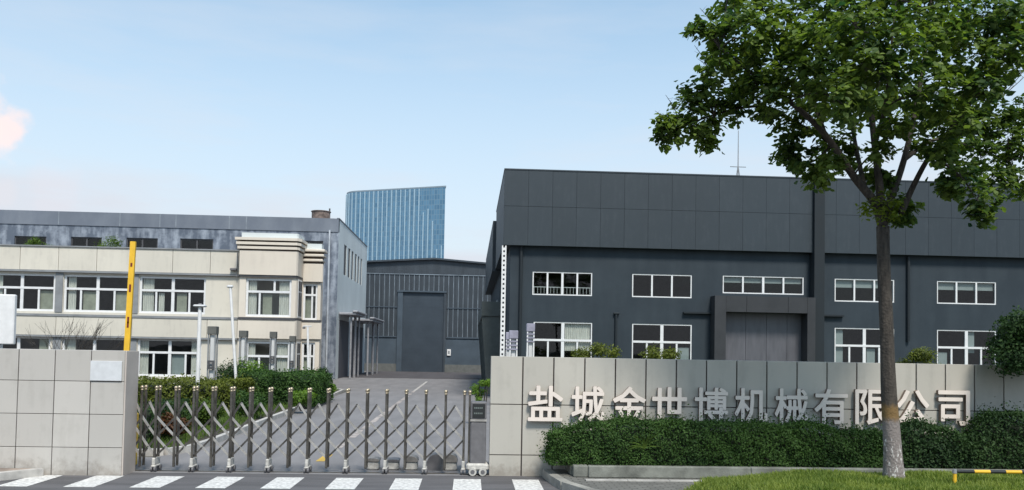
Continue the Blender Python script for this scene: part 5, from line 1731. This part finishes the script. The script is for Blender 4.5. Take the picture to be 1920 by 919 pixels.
for k in range(5):
    bx_ = X(rs.uniform(105, 155), 24, 640)
    twig(Vector((bx_, 24 + rs.uniform(-.3, .3), 0.1)), Vector((rs.uniform(-.25, .25), 0, 1)).normalized(), 1.18, 0.016, 3)
m.build('branches', mb_, bs)

# ------------------------------------------------------------------ street tree
TYY = 13.0
tb = at(1677, 893, TYY); tbz = verge_h(tb.x, TYY) - 0.05
tree = empty('street_tree', (tb.x, TYY, tbz), 'broadleaf street tree on grass verge with whitewashed lower trunk', 'tree')
rt = random.Random(21)


def T(px, py, dy=0.0): return at(px, py, TYY + dy)


class Skin:
    pass


def limb(mb, pts, rads, n=12, wob=0.0):
    """smooth tapered limb through points"""
    P = [Vector(p) for p in pts]; out_ = []; R = []
    for i in range(len(P) - 1):
        p0 = P[max(0, i - 1)]; p1 = P[i]; p2 = P[i + 1]; p3 = P[min(len(P) - 1, i + 2)]
        for k in range(5):
            t_ = k / 5
            out_.append(0.5 * ((2 * p1) + (p2 - p0) * t_ + (2 * p0 - 5 * p1 + 4 * p2 - p3) * t_ * t_ + (3 * p1 - p0 - 3 * p2 + p3) * t_ ** 3))
            R.append(rads[i] * (1 - t_) + rads[i + 1] * t_)
    out_.append(P[-1]); R.append(rads[-1])
    i0 = len(mb.v); a = None
    for i, (p, r) in enumerate(zip(out_, R)):
        d = (out_[min(i + 1, len(out_) - 1)] - out_[max(i - 1, 0)]).normalized()
        if a is None: a = d.orthogonal().normalized()
        a = (a - d * a.dot(d)).normalized(); b = d.cross(a)
        for j in range(n):
            t_ = 2 * math.pi * j / n
            rr = r * (1 + wob * math.sin(j * 2.1 + i * 0.7))
            mb.v.append(tuple(p + (a * math.cos(t_) + b * math.sin(t_)) * rr))
    for i in range(len(out_) - 1):
        for j in range(n):
            c = (j + 1) % n
            mb.f.append((i0 + i * n + j, i0 + i * n + c, i0 + (i + 1) * n + c, i0 + (i + 1) * n + j)); mb.m.append(0)
    mb.f.append(tuple(i0 + j for j in reversed(range(n)))); mb.m.append(0)
    L_ = i0 + (len(out_) - 1) * n
    mb.f.append(tuple(L_ + j for j in range(n))); mb.m.append(0)
    return out_


tm = MB()
base = Vector((tb.x, TYY, tbz))
fork = T(1655, 425)
limb(tm, [base + Vector((0, 0, 0)), T(1674, 850), T(1668, 760), T(1663, 640), T(1658, 520), fork], [0.185, 0.145, 0.125, 0.110, 0.102, 0.104], 20, 0.03)
tm.build('trunk', M_TRUNK, tree, smooth=True)
lm = MB()
limbs = [
    [fork, T(1640, 380), T(1600, 330), T(1545, 250), T(1480, 190, -.2), T(1400, 130, -.3), T(1350, 90, -.4)],
    [T(1600, 330), T(1560, 270, .3), T(1500, 235, .5), T(1430, 200, .5), T(1340, 215, .4), T(1265, 245, .3)],
    [fork, T(1650, 360), T(1640, 270, .1), T(1625, 150, .2), T(1600, 40), T(1590, -80)],
    [fork, T(1668, 380, .1), T(1695, 300, .3), T(1720, 190, .5), T(1740, 60, .5), T(1750, -60, .4)],
    [T(1690, 400, -.1), T(1712, 350, -.2), T(1745, 290, -.6), T(1800, 220, -.9), T(1870, 130, -1.1), T(1930, 60, -1.2)],
    [T(1695, 300, .3), T(1760, 260, .7), T(1830, 280, 1.0), T(1890, 300, 1.1)],
    [T(1545, 250), T(1500, 110, .6), T(1470, 20, .8), T(1450, -60, .8)],
    [T(1640, 270, .1), T(1660, 200, -.7), T(1670, 100, -1.2), T(1680, 0, -1.3)],
    [T(1560, 270, .3), T(1530, 300, .5), T(1500, 310, .6)],
    [T(1745, 290, -.6), T(1800, 330, -.8), T(1835, 380, -.9)],
    [T(1620, 350, 0), T(1600, 250, .9), T(1580, 120, 1.5), T(1570, 20, 1.6)],
]
for i, L in enumerate(limbs):
    r0 = [0.085, 0.05, 0.08, 0.075, 0.055, 0.04, 0.045, 0.045, 0.025, 0.025, 0.045][i]
    limb(lm, L, [r0 * (1 - 0.8 * k / (len(L) - 1)) for k in range(len(L))], 9)
# clump centres: pixel x, y, depth offset, radius in pixels
clumps = [(1375, 25, -.3, 45), (1335, 62, -.3, 26), (1400, 75, -.6, 50), (1350, 125, -.4, 34), (1430, 40, .3, 55), (1312, 58, -.4, 18), (1345, 95, .2, 26),
          (1395, 130, .2, 45), (1305, 165, .2, 26), (1345, 185, .3, 42), (1300, 210, .3, 36), (1265, 238, .3, 30), (1250, 265, .3, 20), (1330, 250, .4, 26), (1245, 232, .2, 16), (1370, 205, .6, 30), (1330, 275, .4, 14), (1310, 240, .1, 22),
          (1470, 60, -.6, 65), (1440, 120, .5, 60), (1500, 130, -.8, 65), (1460, 180, -.2, 50), (1440, 210, .4, 30), (1520, 30, .6, 70), (1550, 90, -1.2, 75), (1590, 30, 1.0, 80),
          (1525, 205, .2, 60), (1480, 245, .5, 38), (1500, 290, .5, 42), (1475, 280, .6, 25), (1535, 325, .6, 34), (1570, 270, .8, 40), (1560, 180, -1.4, 60), (1600, 130, 1.4, 75),
          (1620, 60, -1.6, 80), (1650, 140, -1.7, 70), (1600, 200, 1.2, 46), (1640, 200, .4, 40), (1680, 20, 1.2, 80), (1700, 90, -1.5, 75), (1690, 170, 1.2, 65), (1590, 300, .9, 32), (1560, 310, -.2, 28),
          (1740, 30, -1.0, 80), (1760, 110, 1.3, 70), (1740, 180, -1.2, 60), (1715, 225, .6, 36), (1760, 230, -.5, 50), (1648, 285, -.6, 24), (1725, 285, .5, 22), (1672, 245, -1.0, 30),
          (1810, 30, .8, 75), (1820, 100, -1.1, 60), (1810, 170, .8, 60), (1850, 150, -1.0, 45), (1820, 235, 1.0, 50), (1790, 270, .3, 36), (1860, 30, -1.2, 55), (1880, 85, .6, 36),
          (1860, 220, .9, 45), (1890, 255, 1.0, 45), (1840, 300, .9, 45), (1905, 40, .8, 45), (1910, 210, 1.1, 30), (1900, 310, 1.1, 36), (1850, 160, -1.4, 40), (1895, 100, -1.5, 45), (1800, 230, -1.3, 38), (1935, 60, -1.4, 40), (1760, 280, -.9, 26), (1930, 280, 1.2, 50), (1800, 330, -.6, 40), (1835, 370, -.8, 36), (1835, 405, -.8, 20), (1785, 350, -.6, 26), (1870, 340, .9, 30), (1915, 360, 1.1, 22),
          (1960, 20, 0, 60), (1975, 300, .8, 45), (1640, 385, -.1, 24), (1670, 395, -.2, 26), (1690, 385, .1, 26), (1655, 345, .2, 26), (1690, 410, .0, 16), (1640, 330, .3, 24), (1770, 300, .6, 26),
          (1450, -60, .3, 80), (1560, -80, -.5, 95), (1560, -60, 1.0, 85), (1680, -90, -1.0, 100), (1690, -70, 1.0, 95), (1800, -70, 0, 90), (1600, -190, 0, 100), (1720, -180, .2, 100), (1640, -280, 0, 70), (1370, -30, 0, 45), (1900, -50, .4, 60),
          (1420, 165, -.4, 34), (1390, 170, .5, 26)]
P = []; D = []; YP = []; YD = []
starts = [p for L in limbs for p in L[1:]]
for (px, py, dy, rp) in clumps:
    c = T(px, py, dy); r = rp / FPX * TYY
    # branchlet from the nearest limb point
    near = min(starts, key=lambda q: (q - c).length)
    mid_ = near.lerp(c, 0.55) + Vector((0, 0, 0.08))
    limb(lm, [near, mid_, c], [0.02, 0.013, 0.006], 6)
    ntw = int(8 + 88 * r * r + 12 * r)
    for k in range(ntw):
        d = Vector((rt.gauss(0, 1), rt.gauss(0, 1), rt.gauss(0, 0.8))).normalized()
        e = c + d * r * rt.uniform(0.45, 1.08)
        if k % 4 == 0: lm.tube(c.lerp(e, 0.2), e, 0.005, 0.003, 4, None, False)
        nl = rt.randint(9, 15)
        for q in range(nl):
            o_ = Vector((rt.gauss(0, 1), rt.gauss(0, 1), rt.gauss(0, 0.7))) * 0.065
            pt_ = e + o_
            (YP if (px, py) in ((1640, 385), (1670, 395)) else P).append(pt_[:])
            (YD if (px, py) in ((1640, 385), (1670, 395)) else D).append((d * 0.5 + Vector((rt.gauss(0, .5), rt.gauss(0, .5), 0.9)))[:])
# bare twig tips at the left of the crown
for (a, b) in (((1340, 60), (1312, 15)), ((1330, 140), (1302, 85)), ((1275, 235), (1248, 178)), ((1262, 240), (1228, 208)), ((1360, 160), (1308, 110)), ((1880, 180), (1925, 140)), ((1870, 190), (1930, 120))):
    A = T(*a, .2); B = T(*b, .2)
    limb(lm, [A, A.lerp(B, .5) + Vector((0.03, 0, 0.02)), B], [0.010, 0.007, 0.003], 5)
    for q in range(5):
        s0 = A.lerp(B, 0.3 + q * 0.14); lm.tube(s0, s0 + Vector((rt.uniform(-.1, .12), 0, rt.uniform(0.02, .12))), 0.003, 0.0015, 4, None, False)
lm.build('branches', mb_, tree, smooth=True)
print('tree leaves', len(P))
leaf_mesh('crown', np.array(P), np.array(D), np.full(len(P), 0.125), L_TREE, aspect=0.62, parent=tree, droop=0.8)
leaf_mesh('young_leaves', np.array(YP), np.array(YD), np.full(len(YP), 0.085), L_YEL, aspect=0.5, parent=tree, droop=0.5)
